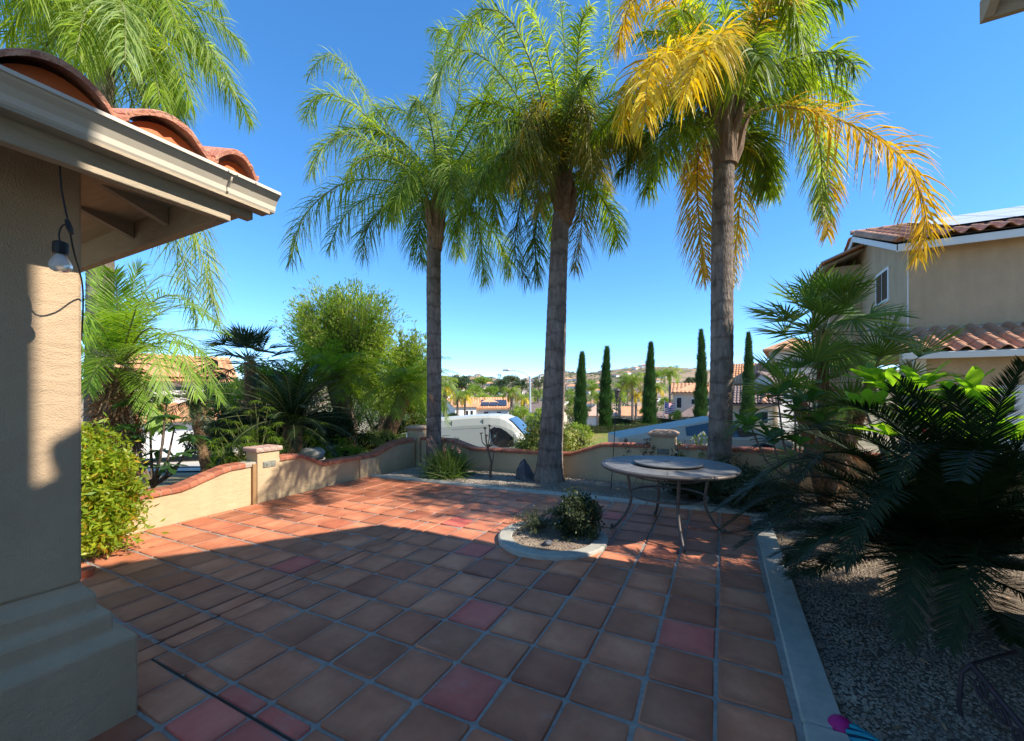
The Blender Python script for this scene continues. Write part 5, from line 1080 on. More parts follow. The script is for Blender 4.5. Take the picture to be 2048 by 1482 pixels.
tips=[(962,868),(970,858),(979,853),(988,857),(995,862),(998,872),(985,866),(973,872)]
for px,py in tips:
    t=np.array(at(px,py,7.4+RS.uniform(-.15,.15)))-R0; m_=(fk+t)/2+np.array([(t-fk)[0]*.3,(t-fk)[1]*.3,-.03]); b.tube([fk,m_,t],[.011,.009,.009],6,1)
    rosette(b,t,20,.055,.024,.5,0,.1,3,.5)
f2=np.array(at(988,905,7.4))-R0; b.tube([np.array(at(983,935,7.4))-R0,f2],[.014,.009],6,1); rosette(b,f2,14,.045,.018,.4,0,.1,3,.5)
b.obj('stems',[purple,bark],root)
p=at(1050,957,7.25); root=B(); V=[]; 
rp=[(-.165,-.10,0),(.15,-.12,0),(.17,.1,0),(-.13,.12,0),(-.155,-.07,.18),(.12,-.10,.17),(.15,.08,.12),(-.12,.08,.2),(-.10,-.03,.31),(.045,-.05,.27),(.06,.05,.25),(-.03,.05,.33),(-.03,0,.385)]
import itertools
rb=bmesh.new(); vs=[rb.verts.new(q) for q in rp]; bmesh.ops.convex_hull(rb,input=vs); bmesh.ops.subdivide_edges(rb,edges=rb.edges[:],cuts=2,use_grid_fill=True)
for v in rb.verts: v.co+=Vector(RS.uniform(-.007,.007,3))
rme=bpy.data.meshes.new('standing_rock'); rb.to_mesh(rme); rb.free(); rme.materials.append(rockm)
tag(obj('standing_rock',rme,loc=(p.x,p.y,PZ(p.x,p.y)-.03),rz=-.45),'dark pointed rock standing on gravel left of the middle palm','rock')
def torch(label,base,top,copper_=False):
    root=empty('garden_torch',tuple(base),label,'garden torch'); R0=np.array(root.location); t=np.array(top)-R0; L=np.linalg.norm(t); ax=t/L
    b=B(); b.tube([(0,0,-.02) if True else 0,t*.5,t*(1-.16/L)],[.006,.006,.006],6); b.obj('pole',[black],root)
    M=Vector((0,0,1)).rotation_difference(Vector(ax)).to_matrix()
    def lo(b_):
        for V in b_.V: V[:]=np.array([list(M@Vector(v)) for v in V])+t
        return b_
    q=B(); q.lathe([(.006,-.17),(.018,-.15),(.012,-.13),(.03,-.10),(.045,-.02),(.047,.0),(.043,.0)],12); lo(q).obj('lantern_body',[copper if copper_ else iron],root)
    q=B(); q.lathe([(.055,.0),(.058,.006),(.034,.03),(.014,.045),(.008,.058),(.001,.062)],12); lo(q).obj('cap',[copper if copper_ else iron],root)
    return root
p=W(*[ (1222-1024)/FP*6.4,6.4]); torch('black garden torch standing behind the patio table',(p.x,p.y,PZ(p.x,p.y)),at(1235,782,6.42))
p=at(899,958,7.9); torch('tilted copper garden torch leaning in front of the first palm trunk',(p.x,p.y,PZ(p.x,p.y)),at(862,790,8.15),True)
def stalks(name,label,base,tips,m1,bloom=None,cat='plant'):
    root=empty(name,tuple(base),label,cat); R0=np.array(root.location); b=B()
    for px,py,dd in tips:
        t=np.array(at(px,py,dd))-R0; s0=np.array([t[0]*.5+RS.uniform(-.1,.1),t[1]*.5,0]); b.tube([s0,(s0+t)/2+RS.normal(scale=.02,size=3),t],[.005,.004,.003],5,1)
        for q in np.linspace(.25,1,7):
            V,F,_=cloud(s0+(t-s0)*q,(.05,.05,.03),3,5,.05,.5,.6); b.add(V,F,0)
        if bloom: V,F,_=cloud(t,(.02,.02,.02),6,8,.028,.8,.4); b.add(V,F,2)
    return b.obj('stems',[m1,rach]+([bloom] if bloom else []),root)
white_p=mat('white_petal',(.8,.78,.7),(.7,.68,.6),rough=.7)
p=at(1390,955,6.5); stalks('rose_bush','spindly rose stems with white blooms right of the moulded wall post',(p.x,p.y,PZ(p.x,p.y)),[(1405,868,6.5),(1395,875,6.5),(1355,905,6.5),(1360,888,6.6),(1372,895,6.5),(1386,880,6.6),(1412,890,6.5),(1345,925,6.4),(1400,900,6.4)],tree_mid,white_p,'rose bush')
p=at(1262,950,6.6); stalks('bare_rose','bare rose canes in front of the back wall behind the table',(p.x,p.y,PZ(p.x,p.y)),[(1251,882,6.5),(1297,880,6.6),(1308,898,6.5)],bark,None,'rose bush')
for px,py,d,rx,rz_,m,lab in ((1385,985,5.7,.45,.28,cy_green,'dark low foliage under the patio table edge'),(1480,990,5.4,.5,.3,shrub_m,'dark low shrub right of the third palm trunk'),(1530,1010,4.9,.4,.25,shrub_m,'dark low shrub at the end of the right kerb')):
    p=at(px,py,d); shrub('low_shrub',lab,'shrub',(p.x,p.y,PZ(p.x,p.y)-.03),(rx,rx*.7,rz_),60,40,.07,m,asp=.2,seed=d)

# dry leaves and bits of litter on the gravel
b=B(); N=160; u=RS.uniform(.5,2.4,N); v=RS.uniform(1.2,5.4,N); P=np.stack([u,v,.01785*u+.00926*v-.005],1); D=norm(np.stack([RS.normal(size=N),RS.normal(size=N),RS.uniform(0,.3,N)],1)); V,F=ribbons(P,D,.05,.016,.1,2); b.add(V,F); tag(b.obj('leaf_litter',[drybrown]),'dry fallen leaf bits on the gravel by the cycad','leaf litter',kind='stuff')

# ================================================================ FOREGROUND RIGHT: toy and dark iron piece
P0=np.array(at(1682,1457,1.78)); P1=np.array(at(1790,1530,1.62)); ax=P1-P0; 
toy=empty('rope_toy',tuple(P0),'turquoise woven tube with magenta ball end on the kerb at bottom right','toy'); ax=ax/np.linalg.norm(ax); 
b=B(); b.tube([ax*.03,ax*.10,ax*.2,ax*.42],[.040,.042,.043,.044],20); b.obj('tube_core',[tur_d],toy,smooth=True)
s1=norm(np.cross(ax,[0,0,1.])); s2=np.cross(s1,ax)
b=B()
for k in range(9):
    P=[]
    for t in np.linspace(0,1,26):
        a=k*2*PI/9+t*5.2; P.append(ax*(.03+.38*t)+(s1*math.cos(a)+s2*math.sin(a))*(.0425))
    b.tube(P,.0085,6)
b.obj('woven_strands',[tur],toy,smooth=True)
b=B(); blobcore(b,(0,0,0),(.050,.050,.050),0,12,0,0); 
o_=b.obj('ball_end',[mag],toy,smooth=True)
# scrollwork piece
P0=at(1985,1400,1.75); sc_=empty('scroll_stand',(P0.x,P0.y,PZ(P0.x,P0.y)-.03),'dark wrought iron scroll stand in shade at the bottom right corner','stand'); R0=np.array(sc_.location)
def spiral(c,r0,turns,ux,uz,n_=36,d_=1): return [np.array(c)+np.array(ux)*(r0*(1-.75*t)*math.cos(d_*t*turns*2*PI))+np.array(uz)*(r0*(1-.75*t)*math.sin(d_*t*turns*2*PI)) for t in np.linspace(0,1,n_)]
A=np.array(at(1942,1328,1.85))-R0; Bq=np.array(at(2090,1510,1.62))-R0; ux=norm(Bq-A); uz=np.array([0,0,1.]); b=B(); b.tube([A,(A+Bq)/2,Bq],[.012]*3,8); b.obj('top_rail',[iron_d],sc_,smooth=True)
b=B(); b.tube([A,A+[-.03,0,-.05],[A[0]-.04,A[1],A[2]-.2],[A[0]-.03,A[1],0]],[.009]*4,7); b.tube([A,A+np.array(cxy(0,0)+(0,))*0+ux*0+np.array([.25,.25,-.01])],[.007,.007],6); b.obj('leg',[iron_d],sc_,smooth=True)
for k in range(4):
    c=A+ux*(.05+.085*k)+[0,0,-.06]; b=B(); b.tube(spiral(c,.042,1.6,ux,uz,30,1 if k%2 else -1),.0055,6); b.obj('scroll',[iron_d],sc_,smooth=True)
# ================================================================ NEIGHBOURING HOUSE (right)
nh=empty('tile_roofed_house',(4.04,13.35,0),'tan stucco house with clay tile roofs and rooftop solar panels at right','house'); ox,oy=4.04,13.35
E1=5.10; AP=6.62; VM=16.6
b=B(); b.prism([(13.35,2.6),(13.35,5.12),(VM,6.50),(19.85,5.12),(19.85,2.6)],4.04,12,axis=0); b.box((3.9,12.45,-1.5),(12,13.4,2.62)); sub(b,'house_wall',[stucco_n],nh)
b=B(); b.box((4.03,13.335,2.6),(4.055,13.34,5.1)); b.box((4.034,13.34,2.95),(12,13.348,3.08)); sub(b,'trim',[trim_w],nh)
b=B(); b.box((3.72,12.93,E1-.16),(12,12.97,E1+.06)); sub(b,'fascia',[trim_w],nh)
for a,c in ((12.93,VM),(20.25,VM)):
    b=B(); V=[]
    for v,z in((a,E1+.06),(c,AP-.02)): V+=[(3.70,v,z-.20),(3.74,v,z-.20),(3.74,v,z),(3.70,v,z)]
    b.add(V,[(0,1,2,3),(7,6,5,4),(0,4,5,1),(1,5,6,2),(2,6,7,3),(3,7,4,0)]); sub(b,'rake_board',[trim_w],nh)
b=B(); plane(b,[(3.70,12.93,E1+.06),(12,12.93,E1+.06),(12,VM,AP),(3.70,VM,AP)],.05); plane(b,[(3.70,20.25,E1+.06),(12,20.25,E1+.06),(12,VM,AP),(3.70,VM,AP)],.05)
plane(b,[(3.55,12.02,2.40),(12,12.02,2.40),(12,13.34,3.02),(3.55,13.34,3.02)],.05); sub(b,'roof_deck',[beam_m],nh)
b=B(); b.box((3.55,11.96,2.28),(12,12.02,2.42),ch=.01); sub(b,'gutter',[trim_w],nh)
ntile=[s_tile('roof_tile',roof_m,w=.30,A=.075,L=.42,n=10) for k in range(2)]
def tiles(par,u0,v0,z0,nc,nr,p,skipf=None,ex=.37,wd=.30,me=ntile,rz=-PI/2):
    for r_ in range(nr):
        for c in range(nc):
            if skipf and skipf(r_,c): continue
            o=obj('roof_tile',me[(r_+c)%2],par); d=r_*ex
            o.location=(u0+c*wd-ox,v0+d*math.cos(p)-oy,z0+d*math.sin(p)+.012*r_*0); o.rotation_euler=(0,p-.05,rz)
pl_=math.atan2(3.02-2.40,1.32); tiles(nh,3.55,11.98,2.44,13,4,pl_)
pu=math.atan2(AP-E1-.06,VM-12.93); tiles(nh,3.68,12.88,E1+.085,9,11,pu,skipf=lambda r_,c: (r_>=2 and c>=4))
# panels
b=B(); 
def on(u,s): return (u,12.93+s*math.cos(pu),E1+.06+s*math.sin(pu)+.16)
for k in range(4):
    for r_ in range(2):
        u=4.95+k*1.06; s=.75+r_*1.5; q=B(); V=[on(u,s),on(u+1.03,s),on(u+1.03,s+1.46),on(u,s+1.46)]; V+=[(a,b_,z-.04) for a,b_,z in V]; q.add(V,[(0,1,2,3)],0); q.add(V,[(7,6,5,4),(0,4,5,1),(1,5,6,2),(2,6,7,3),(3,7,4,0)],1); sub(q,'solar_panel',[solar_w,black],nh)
b=B(); V=[on(4.95,.75),on(9.2,.75)]; b.add([V[0],V[1],(V[1][0],V[1][1],V[1][2]-.15),(V[0][0],V[0][1],V[0][2]-.15)],[(0,1,2,3)]); sub(b,'panel_skirt',[black],nh)
rc_=B(); a=np.linspace(0,PI,8); Vh=[(x,math.cos(t)*.11,math.sin(t)*.10+(0.02 if x==0 else 0)) for x in(0,.42) for t in a]; rc_.add(Vh,[(i,i+1,9+i,8+i) for i in range(7)]); rc_.add(Vh[:8]+[(0,0,0)],[(i,i+1,8) for i in range(7)]); rcm=rc_.me('ridge_tile',[roof_m],True)
for k in range(11): o=obj('ridge_tile',rcm,nh); o.location=(3.66+k*.38-ox,VM-oy,AP+.02)
for k in range(9):
    for sg_ in (1,-1):
        o=obj('rake_tile',rk,nh); d=.05+k*.40; o.location=(3.76-ox,VM-sg_*(VM-12.93-d*math.cos(pu))-oy,E1+.09+d*math.sin(pu)); o.rotation_euler=(0,pu,PI/2*(-1 if sg_<0 else 1)+(0 if sg_<0 else 0)) 
        o.rotation_euler=(0,pu,-PI/2 if sg_>0 else PI/2)
# side window
b=B(); b.box((4.00,14.5,4.05),(4.045,15.55,5.0)); w1=sub(b,'window',[trim_w],nh); 
def subw(b,name,mats,par):
    for V in b.V: V[:,0]-=ox; V[:,1]-=oy
    return b.obj(name,mats,par)
b=B(); b.box((3.992,14.6,4.14),(4.02,15.0,4.92)); b.box((3.992,15.06,4.14),(4.02,15.46,4.92)); subw(b,'pane',[glass_m],w1)
b=B(); b.box((3.2,17.0,0),(4.03,20.2,5.75)); sub(b,'house_wing',[stucco_n],nh)
b=B(); plane(b,[(2.95,16.7,5.75),(2.95,20.5,5.75),(4.04,19.4,6.2),(4.04,16.7,6.2)],.06); sub(b,'roof_deck',[beam_m],nh)
for r_ in range(3):
    for c in range(9): o=obj('roof_tile',ntile[c%2],nh); o.location=(2.93+r_*.35-ox,16.75+c*.30-oy,5.80+r_*.35*.42); o.rotation_euler=(0,math.atan(.42),PI); 
# front wall details under the lower roof
b=B(); b.box((5.2,12.40,-.6),(6.5,12.455,1.7)); d1=sub(b,'garage_door',[trim_w],nh)
for k in range(4): b=B(); b.box((5.22,12.388,-.58+k*.57),(6.48,12.402,-.05+k*.57),ch=.006); subw(b,'panel',[trim_w],d1)
b=B(); b.box((3.86,12.36,-1.2),(4.06,12.46,2.3),ch=.01); sub(b,'corner_post',[stucco_w],nh)

# ================================================================ VEHICLES
def xf(root_loc,heading,tilt=0):
    """heading: angle of the vehicle's nose from the camera's right, turned towards the viewer"""
    return root_loc,-.0+.0
def vehicle(name,label,cat,x,y,z,head,pitch_=0):
    p=W(x,y,z); o=empty(name,tuple(p),label,cat); o.rotation_mode='XYZ'
    o.rotation_euler=(0,-pitch_,.4775-head); return o
def loft(b,secs,m=0,cap=True):
    n_=len(secs[0]); V=[p for s in secs for p in s]; b.add(V,[(k*n_+i,k*n_+i+1,(k+1)*n_+i+1,(k+1)*n_+i) for k in range(len(secs)-1) for i in range(n_-1)],m)
    if cap:
        for s in (secs[0],secs[-1]):
            c=np.mean(s,axis=0); b.add(list(s)+[tuple(c)],[(i,i+1,n_) for i in range(n_-1)]+[(n_-1,0,n_)],m)
def wheels(root,xs,ys,r,wd,cover=None):
    for x in xs:
        for y in ys:
            b=B(); s_=1 if y>0 else -1; prof=[(r*.62,-wd/2),(r*.97,-wd/2),(r,-wd*.3),(r,wd*.3),(r*.97,wd/2),(r*.62,wd/2)]; b.lathe(prof,20); V=b.V[0]; V[:]=V[:,[0,2,1]]; V[:,2]+=r; V[:,1]+=y; V[:,0]+=x; wh=b.obj('wheel',[rubber],root)
            b=B(); b.lathe([(.02,wd*.40),(r*.3,wd*.44),(r*.62,wd*.38),(r*.62,-wd*.3)],12); V=b.V[0]; V[:]=V[:,[0,2,1]]*np.array([1,s_,1]); V[:,2]+=r; V[:,1]+=y; V[:,0]+=x; b.obj('rim',[galv],wh)
# --- white high-roof van
vn=vehicle('cargo_van','white high roof cargo van parked on the street beyond the back wall','van',-1.45,18.1,-1.92,math.radians(13),math.radians(4.2))
def vsec(x,zt,hw,zb=.42,rt=1):
    t=[(x,-hw*.96,zb),(x,-hw,zb+.35),(x,-hw,min(1.3,zt*.75)),(x,-hw*.965,zt-.42*rt),(x,-hw*.90,zt-.13*rt),(x,-hw*.80,zt-.03*rt),(x,-hw*.4,zt),(x,0,zt+.01)]
    return t+[(a,-b_,c) for a,b_,c in t[::-1][1:]]
S=[vsec(-2.95,2.40,.96),vsec(-2.85,2.47,1.0),vsec(-1.5,2.52,1.02),vsec(0,2.54,1.02),vsec(.9,2.52,1.02),vsec(1.35,2.46,1.01),vsec(1.62,2.34,1.0),vsec(1.85,2.14,.99,rt=.8),vsec(2.1,1.86,.98,rt=.6),vsec(2.35,1.55,.97,rt=.4),vsec(2.55,1.32,.95,rt=.3),vsec(2.85,1.15,.90,rt=.3),vsec(3.02,.85,.80,rt=.3)]
b=B(); loft(b,S); b.obj('body',[van_m],vn,smooth=False)
for s_ in(-1,1):
    b=B(); pts=[(.92,1.92),(1.12,1.98),(1.38,1.94),(1.62,1.78),(1.92,1.50),(1.98,1.30),(1.9,1.14),(1.3,1.14),(1.05,1.26),(.94,1.5)]
    V=[(x,s_*(1.035-.06*max(0,z-1.3)),z) for x,z in pts]; c=(1.45,s_*1.03,1.5); b.add(V+[c],[(i,(i+1)%10,10) for i in range(10)]); b.obj('side_window',[glass_m],vn)
    for (x0,x1,z0,z1) in((.62,.632,.6,2.35),(-.78,-.768,.6,2.35),(-.78,.62,1.98,1.985),(-.78,.62,.98,.99),(-2.6,-.9,1.75,1.757)):
        b=B(); b.box((x0-.004,s_*1.0,z0),(x1+.004,s_*1.028,z1+.006)); V=b.V[0]; V[:,1]-=s_*.045*np.maximum(0,(V[:,2]-1.3)/.82); b.obj('seam',[black],vn)
    b=B(); b.box((-2.7,s_*1.0,.62),(.85,s_*1.035,.70),ch=.01); b.obj('side_moulding',[black],vn)
    b=B(); b.box((-2.99,s_*.78,1.0),(-2.93,s_*.93,1.7),ch=.01); b.obj('tail_light',[flag_r],vn)
    for x in(.35,.9): b=B(); b.box((x-.12,s_*1.0,1.0),(x+.12,s_*1.05,1.04),ch=.01); b.obj('door_handle',[black],vn)
    b=B(); b.box((1.95,s_*1.05,1.30),(2.12,s_*1.30,1.72),ch=.04); b.obj('mirror',[van_m],vn)
    b=B(); b.box((2.78,s_*.62,.95),(2.97,s_*.86,1.13),ch=.03); b.obj('headlight',[glass_b],vn)
b=B(); zz=lambda x: float(np.interp(x,[1.35,1.62,1.85,2.1,2.35,2.55],[2.46,2.34,2.14,1.86,1.55,1.32]))+.03; V=[]
for x in (1.70,1.85,2.1,2.35,2.5):
    for y in (-.80,-.4,0,.4,.80): V.append((x+.02,y*(1.03 if x>2 else .98),zz(x)+(.0 if abs(y)>.5 else .012)))
b.add(V,[(i*5+j,i*5+j+1,i*5+j+6,i*5+j+5) for i in range(4) for j in range(4)]); b.obj('windscreen',[glass_b],vn)
b=B(); b.box((2.9,-.8,.42),(3.08,.8,.68),ch=.04); b.obj('bumper',[black],vn)
wheels(vn,(-1.95,2.05),(-.88,.88),.35,.22)
# --- angular steel pickup
tk=vehicle('steel_pickup','angular stainless steel pickup truck with sloping roofline beyond the moulded wall post','pickup truck',6.50,14.6,-1.10,math.radians(3),0)
prof=[(-2.84,1.13),(-2.5,1.20),(-.6,1.555),(.62,1.80),(1.0,1.72),(2.2,1.23),(2.78,.98)]
def tsec(x,zt,top):
    rail=1.10-.05*max(0,(x-1.5)/1.3); tw_=.70 if top else .80
    t=[(x,-.90,.50),(x,-.99,.75),(x,-1.005,rail),(x,-(1.0-(zt-rail)*.45),zt-.0),(x,-(1.0-(zt-rail)*.45)+.05,zt+.0),(x,0,zt+.01)]
    return t+[(a,-b_,c) for a,b_,c in t[::-1][1:]]
b=B(); loft(b,[tsec(x,z,1) for x,z in prof]+[tsec(2.84,.9,1)]); b.obj('body',[steel],tk)
for s_ in(-1,1):
    pts=[(-.58,1.22),(-.57,1.50),(.60,1.71),(.95,1.62),(1.75,1.24),(1.3,1.18)]
    b=B(); yy=lambda z: s_*(1.0-(z-1.10)*.45+.012); b.add([(x,yy(z),z) for x,z in pts]+[(.5,yy(1.38),1.38)],[(i,(i+1)%6,6) for i in range(6)]); b.obj('side_window',[glass_m],tk)
    for x in(-1.85,1.87):
        a=np.linspace(0,PI,7); P=[(x+.58*math.cos(t),s_*1.0,.38+.56*math.sin(t)*1.0) for t in a]; b=B(); b.tube(P,.06,4); b.add([(p[0],s_*.985,p[2]) for p in P]+[(x,s_*.985,.3)],[(i,i+1,7) for i in range(6)]); b.obj('wheel_arch',[black],tk)
    b=B(); b.box((-1.2,s_*.93,.38),(1.25,s_*.99,.56)); b.obj('sill',[black],tk)
    b=B(); b.box((-.66,s_*.998,.6),(-.652,s_*1.008,1.1)); b.box((.5,s_*.998,.6),(.508,s_*1.008,1.1)); b.obj('door_gap',[black],tk)
b=B(); b.add([(.80,-.62,1.775),(.80,.62,1.775),(2.12,.80,1.275),(2.12,-.80,1.275)],[(0,1,2,3)]); b.obj('windscreen',[glass_b],tk)
b=B(); b.box((2.80,-.85,.93),(2.86,.85,.96)); b.obj('headlight',[trim_w],tk)
wheels(tk,(-1.85,1.87),(-.86,.86),.42,.28)

# ================================================================ STREET, LAWN, HEDGES
def ribbon_ground(name,pts,width,m,dz=.03,n=40,kind='structure'):
    P=smoothpath([(x,y,0) for x,y in pts],n); T=norm(np.gradient(P,axis=0)); N_=np.stack([-T[:,1],T[:,0]],1); V=[]
    nw=6
    for i in range(n):
        for k in range(nw+1):
            q=P[i][:2]+N_[i]*width*(k/nw-.5); p=W(q[0],q[1]); V.append((p.x,p.y,TZ(q[0],q[1])+dz))
    b=B(); b.add(V,[(i*(nw+1)+k,i*(nw+1)+k+1,(i+1)*(nw+1)+k+1,(i+1)*(nw+1)+k) for i in range(n-1) for k in range(nw)]); return tag(b.obj(name,[m],smooth=True),kind=kind)
ribbon_ground('road',[(-34,14),(-20,15.5),(-8,17.5),(0,17.8),(4,15.5),(10,14.3),(22,13.5)],6.5,asph,.05)
ribbon_ground('road',[(-3,40),(2,33),(12,29),(26,28)],7,pave,.05)
ribbon_ground('driveway',[(-17.5,18),(-16.5,24)],8,pave,.06)
ribbon_ground('driveway',[(-12,11.5),(-9.0,12.6),(-6,13.5)],2.5,pave,.04)
lawn_m=mat('lawn',(.30,.24,.08),(.16,.24,.05),scale=.35,rough=1,bump=.6,bscale=30,ramp=(.42,.6))
def lawn(name,x0,x1,y0,y1):
    V=[];nx=14
    for i in range(nx+1):
        for j in range(nx+1):
            x=x0+(x1-x0)*i/nx; y=y0+(y1-y0)*j/nx; p=W(x,y); V.append((p.x,p.y,TZ(x,y)+.04))
    b=B(); b.add(V,[(i*(nx+1)+j,(i+1)*(nx+1)+j,(i+1)*(nx+1)+j+1,i*(nx+1)+j+1) for i in range(nx) for j in range(nx)]); return tag(b.obj(name,[lawn_m],smooth=True),kind='structure')
lawn('lawn',1.5,12,18.9,26.2)
N=26000; x=RS.uniform(1.5,12,N); y=RS.uniform(18.9,26,N); P=np.array([list(W(a,c,TZ(a,c)+.04)) for a,c in zip(x,y)]); D=norm(np.stack([RS.normal(scale=.4,size=N),RS.normal(scale=.4,size=N),np.ones(N)],1)); V,F=ribbons(P,D,.07,.012,.1,1); b=B(); b.add(V,F)
tag(b.obj('grass',[leaf('lawn_blade',(.10,.20,.03),(.30,.26,.08),(.36,.26,.10),tr=.3)]),'dry yellow green lawn grass beyond the van','grass',kind='stuff')
def hedge(label,p0,p1,h,wd,m,nl=110,ls=.09,group=None,rnd=.0):
    a=W(*p0); c=W(*p1); L_=(c-a).length; root=empty('hedge',(a.x,a.y,0),label,'hedge',group); az=math.atan2(c.y-a.y,c.x-a.x); N=int(nl*L_*(h+wd)/(ls*10)); 
    t=RS.rand(N); f=RS.rand(N); side=np.where(f<.4,-1,np.where(f<.5,1,0)); yy=np.where(side==0,RS.uniform(-wd/2,wd/2,N),side*wd/2)+RS.normal(scale=.05,size=N); zz=np.where(side==0,h,RS.uniform(0,h,N))+RS.normal(scale=.04,size=N)+rnd*.3*np.sin(t*L_*2.6)
    X=a.x+(c.x-a.x)*t-math.sin(az)*yy; Y=a.y+(c.y-a.y)*t+math.cos(az)*yy; zb=np.array([TZuv(q,r_) for q,r_ in zip(X,Y)]); P=np.stack([X-a.x,Y-a.y,zb+zz],1)
    D=norm(RS.normal(size=(N,3))+[0,0,.3]); V,F=ribbons(P,D,ls*RS.uniform(.6,1.3,N),ls*.5,.1,1); b=B(); b.add(V,F); b.obj('foliage',[m],root)
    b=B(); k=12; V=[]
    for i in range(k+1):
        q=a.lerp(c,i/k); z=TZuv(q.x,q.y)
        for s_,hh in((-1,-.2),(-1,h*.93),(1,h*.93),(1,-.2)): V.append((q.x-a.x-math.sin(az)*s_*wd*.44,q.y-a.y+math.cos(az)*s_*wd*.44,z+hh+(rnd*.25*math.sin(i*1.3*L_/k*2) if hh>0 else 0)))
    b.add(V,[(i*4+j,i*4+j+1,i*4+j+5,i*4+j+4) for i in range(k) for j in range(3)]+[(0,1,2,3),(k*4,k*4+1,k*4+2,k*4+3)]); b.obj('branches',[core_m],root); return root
hedge('low clipped light green hedge edging the lawn',(3.6,24.6),(12.5,26.8),.50,.7,hedge_m,ls=.09)
hedge('dark rounded hedge behind the lawn, left of the third palm',(6.6,27.6),(9.2,28.0),.95,1.0,hedge_d,rnd=.3,ls=.11)
hedge('dark clipped hedge between the third and fourth cypress',(9.6,27.9),(12.2,28.2),.98,1.0,hedge_d,rnd=.3,ls=.11)
hedge('dark hedge in front of the right hand cypress',(12.3,27.8),(14.5,27.8),1.05,1.0,hedge_d,rnd=.2,ls=.11)
hedge('long green hedge across the far side of the street',(6,44),(16,46),1.0,1.2,hedge_m,ls=.14)
hedge('green hedge beyond the van roof at left',(-9,30),(-3.2,31),1.15,1.0,hedge_m,ls=.12)
b=B(); a=W(6.2,42.6); c=W(17,43.4); b.add([(a.x,a.y,-4),(c.x,c.y,-4),(c.x,c.y,-2.05),(a.x,a.y,-2.05)],[(0,1,2,3)]); 
V=b.V[0]; V2=V+np.array([.1,.3,0]); b.add(V2,[(3,2,1,0)]); b.add([V[3],V[2],V2[2],V2[3]],[(0,1,2,3)]); tag(b.obj('street_wall',[stucco_w]),'low pale wall across the street between the cypresses','wall')
# variegated round bush beyond the wall behind the middle palm
p=at(1092,930,8.3); shrub('variegated_bush','round variegated yellow green bush just beyond the back wall','shrub',(p.x,p.y,-.35),(.56,.5,.64),240,60,.065,varieg,seed=5,asp=.6)
p=at(1150,890,9.0); shrub('variegated_bush','yellow leaved bush behind the right side of the middle palm trunk','shrub',(p.x,p.y,-.4),(.36,.3,.60),120,50,.055,varieg,seed=6,asp=.6)
p=at(1155,856,22.5); shrub('lime_bush','bright lime bush left of the first cypress','shrub',(p.x,p.y,TZuv(p.x,p.y)),(.8,.6,.42),90,50,.10,tree_lime,seed=8)
# cypresses
def cypress(px,ytop,ybase,d,wpx,lab):
    p=at(px,ybase,d); z0=TZuv(p.x,p.y)-.1; zt=at(px,ytop,d).z; h=zt-z0; r0=wpx/2/FP*d; root=empty('cypress',(p.x,p.y,z0),lab,'cypress tree','slender italian cypresses')
    N=15000; t=RS.rand(N)**.9; rr=r0*np.minimum(1,(1-t)**.62*1.25)*np.minimum(1,.75+t*3)*(1+.09*np.sin(t*37+px)+.07*np.sin(t*71+px*2)); a=RS.uniform(0,2*PI,N); k=RS.uniform(.62,1.12,N)*(1+.10*np.sin(a*3+t*30)); P=np.stack([rr*k*np.cos(a)+.10*np.sin(t*3+px)*t,rr*k*np.sin(a),t*h*.985+.05],1)
    D=norm(np.stack([np.cos(a)*.35,np.sin(a)*.35,np.ones(N)],1)+RS.normal(scale=.22,size=(N,3))); V,F=ribbons(P,D,RS.uniform(.10,.30,N),.04,0,1,None); b=B(); b.add(V,F); b.obj('crown',[cyp_m],root)
    b=B(); b.tube([(0,0,0),(0,0,h*.3),(0,0,h*.6),(0,0,h*.9)],[r0*.7,r0*.68,r0*.5,r0*.12],10); b.obj('trunk',[core_m],root)
cypress(1161,708,868,24.5,22,'leftmost of the five cypresses, beside the middle palm trunk'); cypress(1211,697,858,25.2,22,'second cypress from the left, beside the black garden torch'); cypress(1299,688,850,26.5,23,'middle cypress of the five, rising from the dark hedges')
cypress(1401,662,848,27.0,22,'tall cypress just left of the third palm trunk'); cypress(1495,668,815,27,21,'cypress in front of the orange roofed house')
# street lamp
p=onT(1061,840,38); sl_=empty('street_lamp',tuple(p),'tall pale street lamp with long curved arm beyond the van','street lamp'); R0=np.array(sl_.location); top=np.array(at(1060,752,38))-R0
b=B(); b.tube([(0,0,0),top*.5,top],[.11,.09,.075],10); b.obj('pole',[galv],sl_)
b=B(); P=smoothpath([top-[0,0,.25],np.array(at(1052,748,38))-R0,np.array(at(1035,742,38))-R0,np.array(at(1018,740,38))-R0],14); b.tube(P,.04,7); b.obj('arm',[galv],sl_)
b=B(); e=np.array(at(1013,740,38))-R0; xd=np.array([CS,SN,0]); b.tube([e+xd*.4,e+xd*.15,e-xd*.35],[.06,.14,.09],8); b.obj('lamp_head',[galv],sl_)

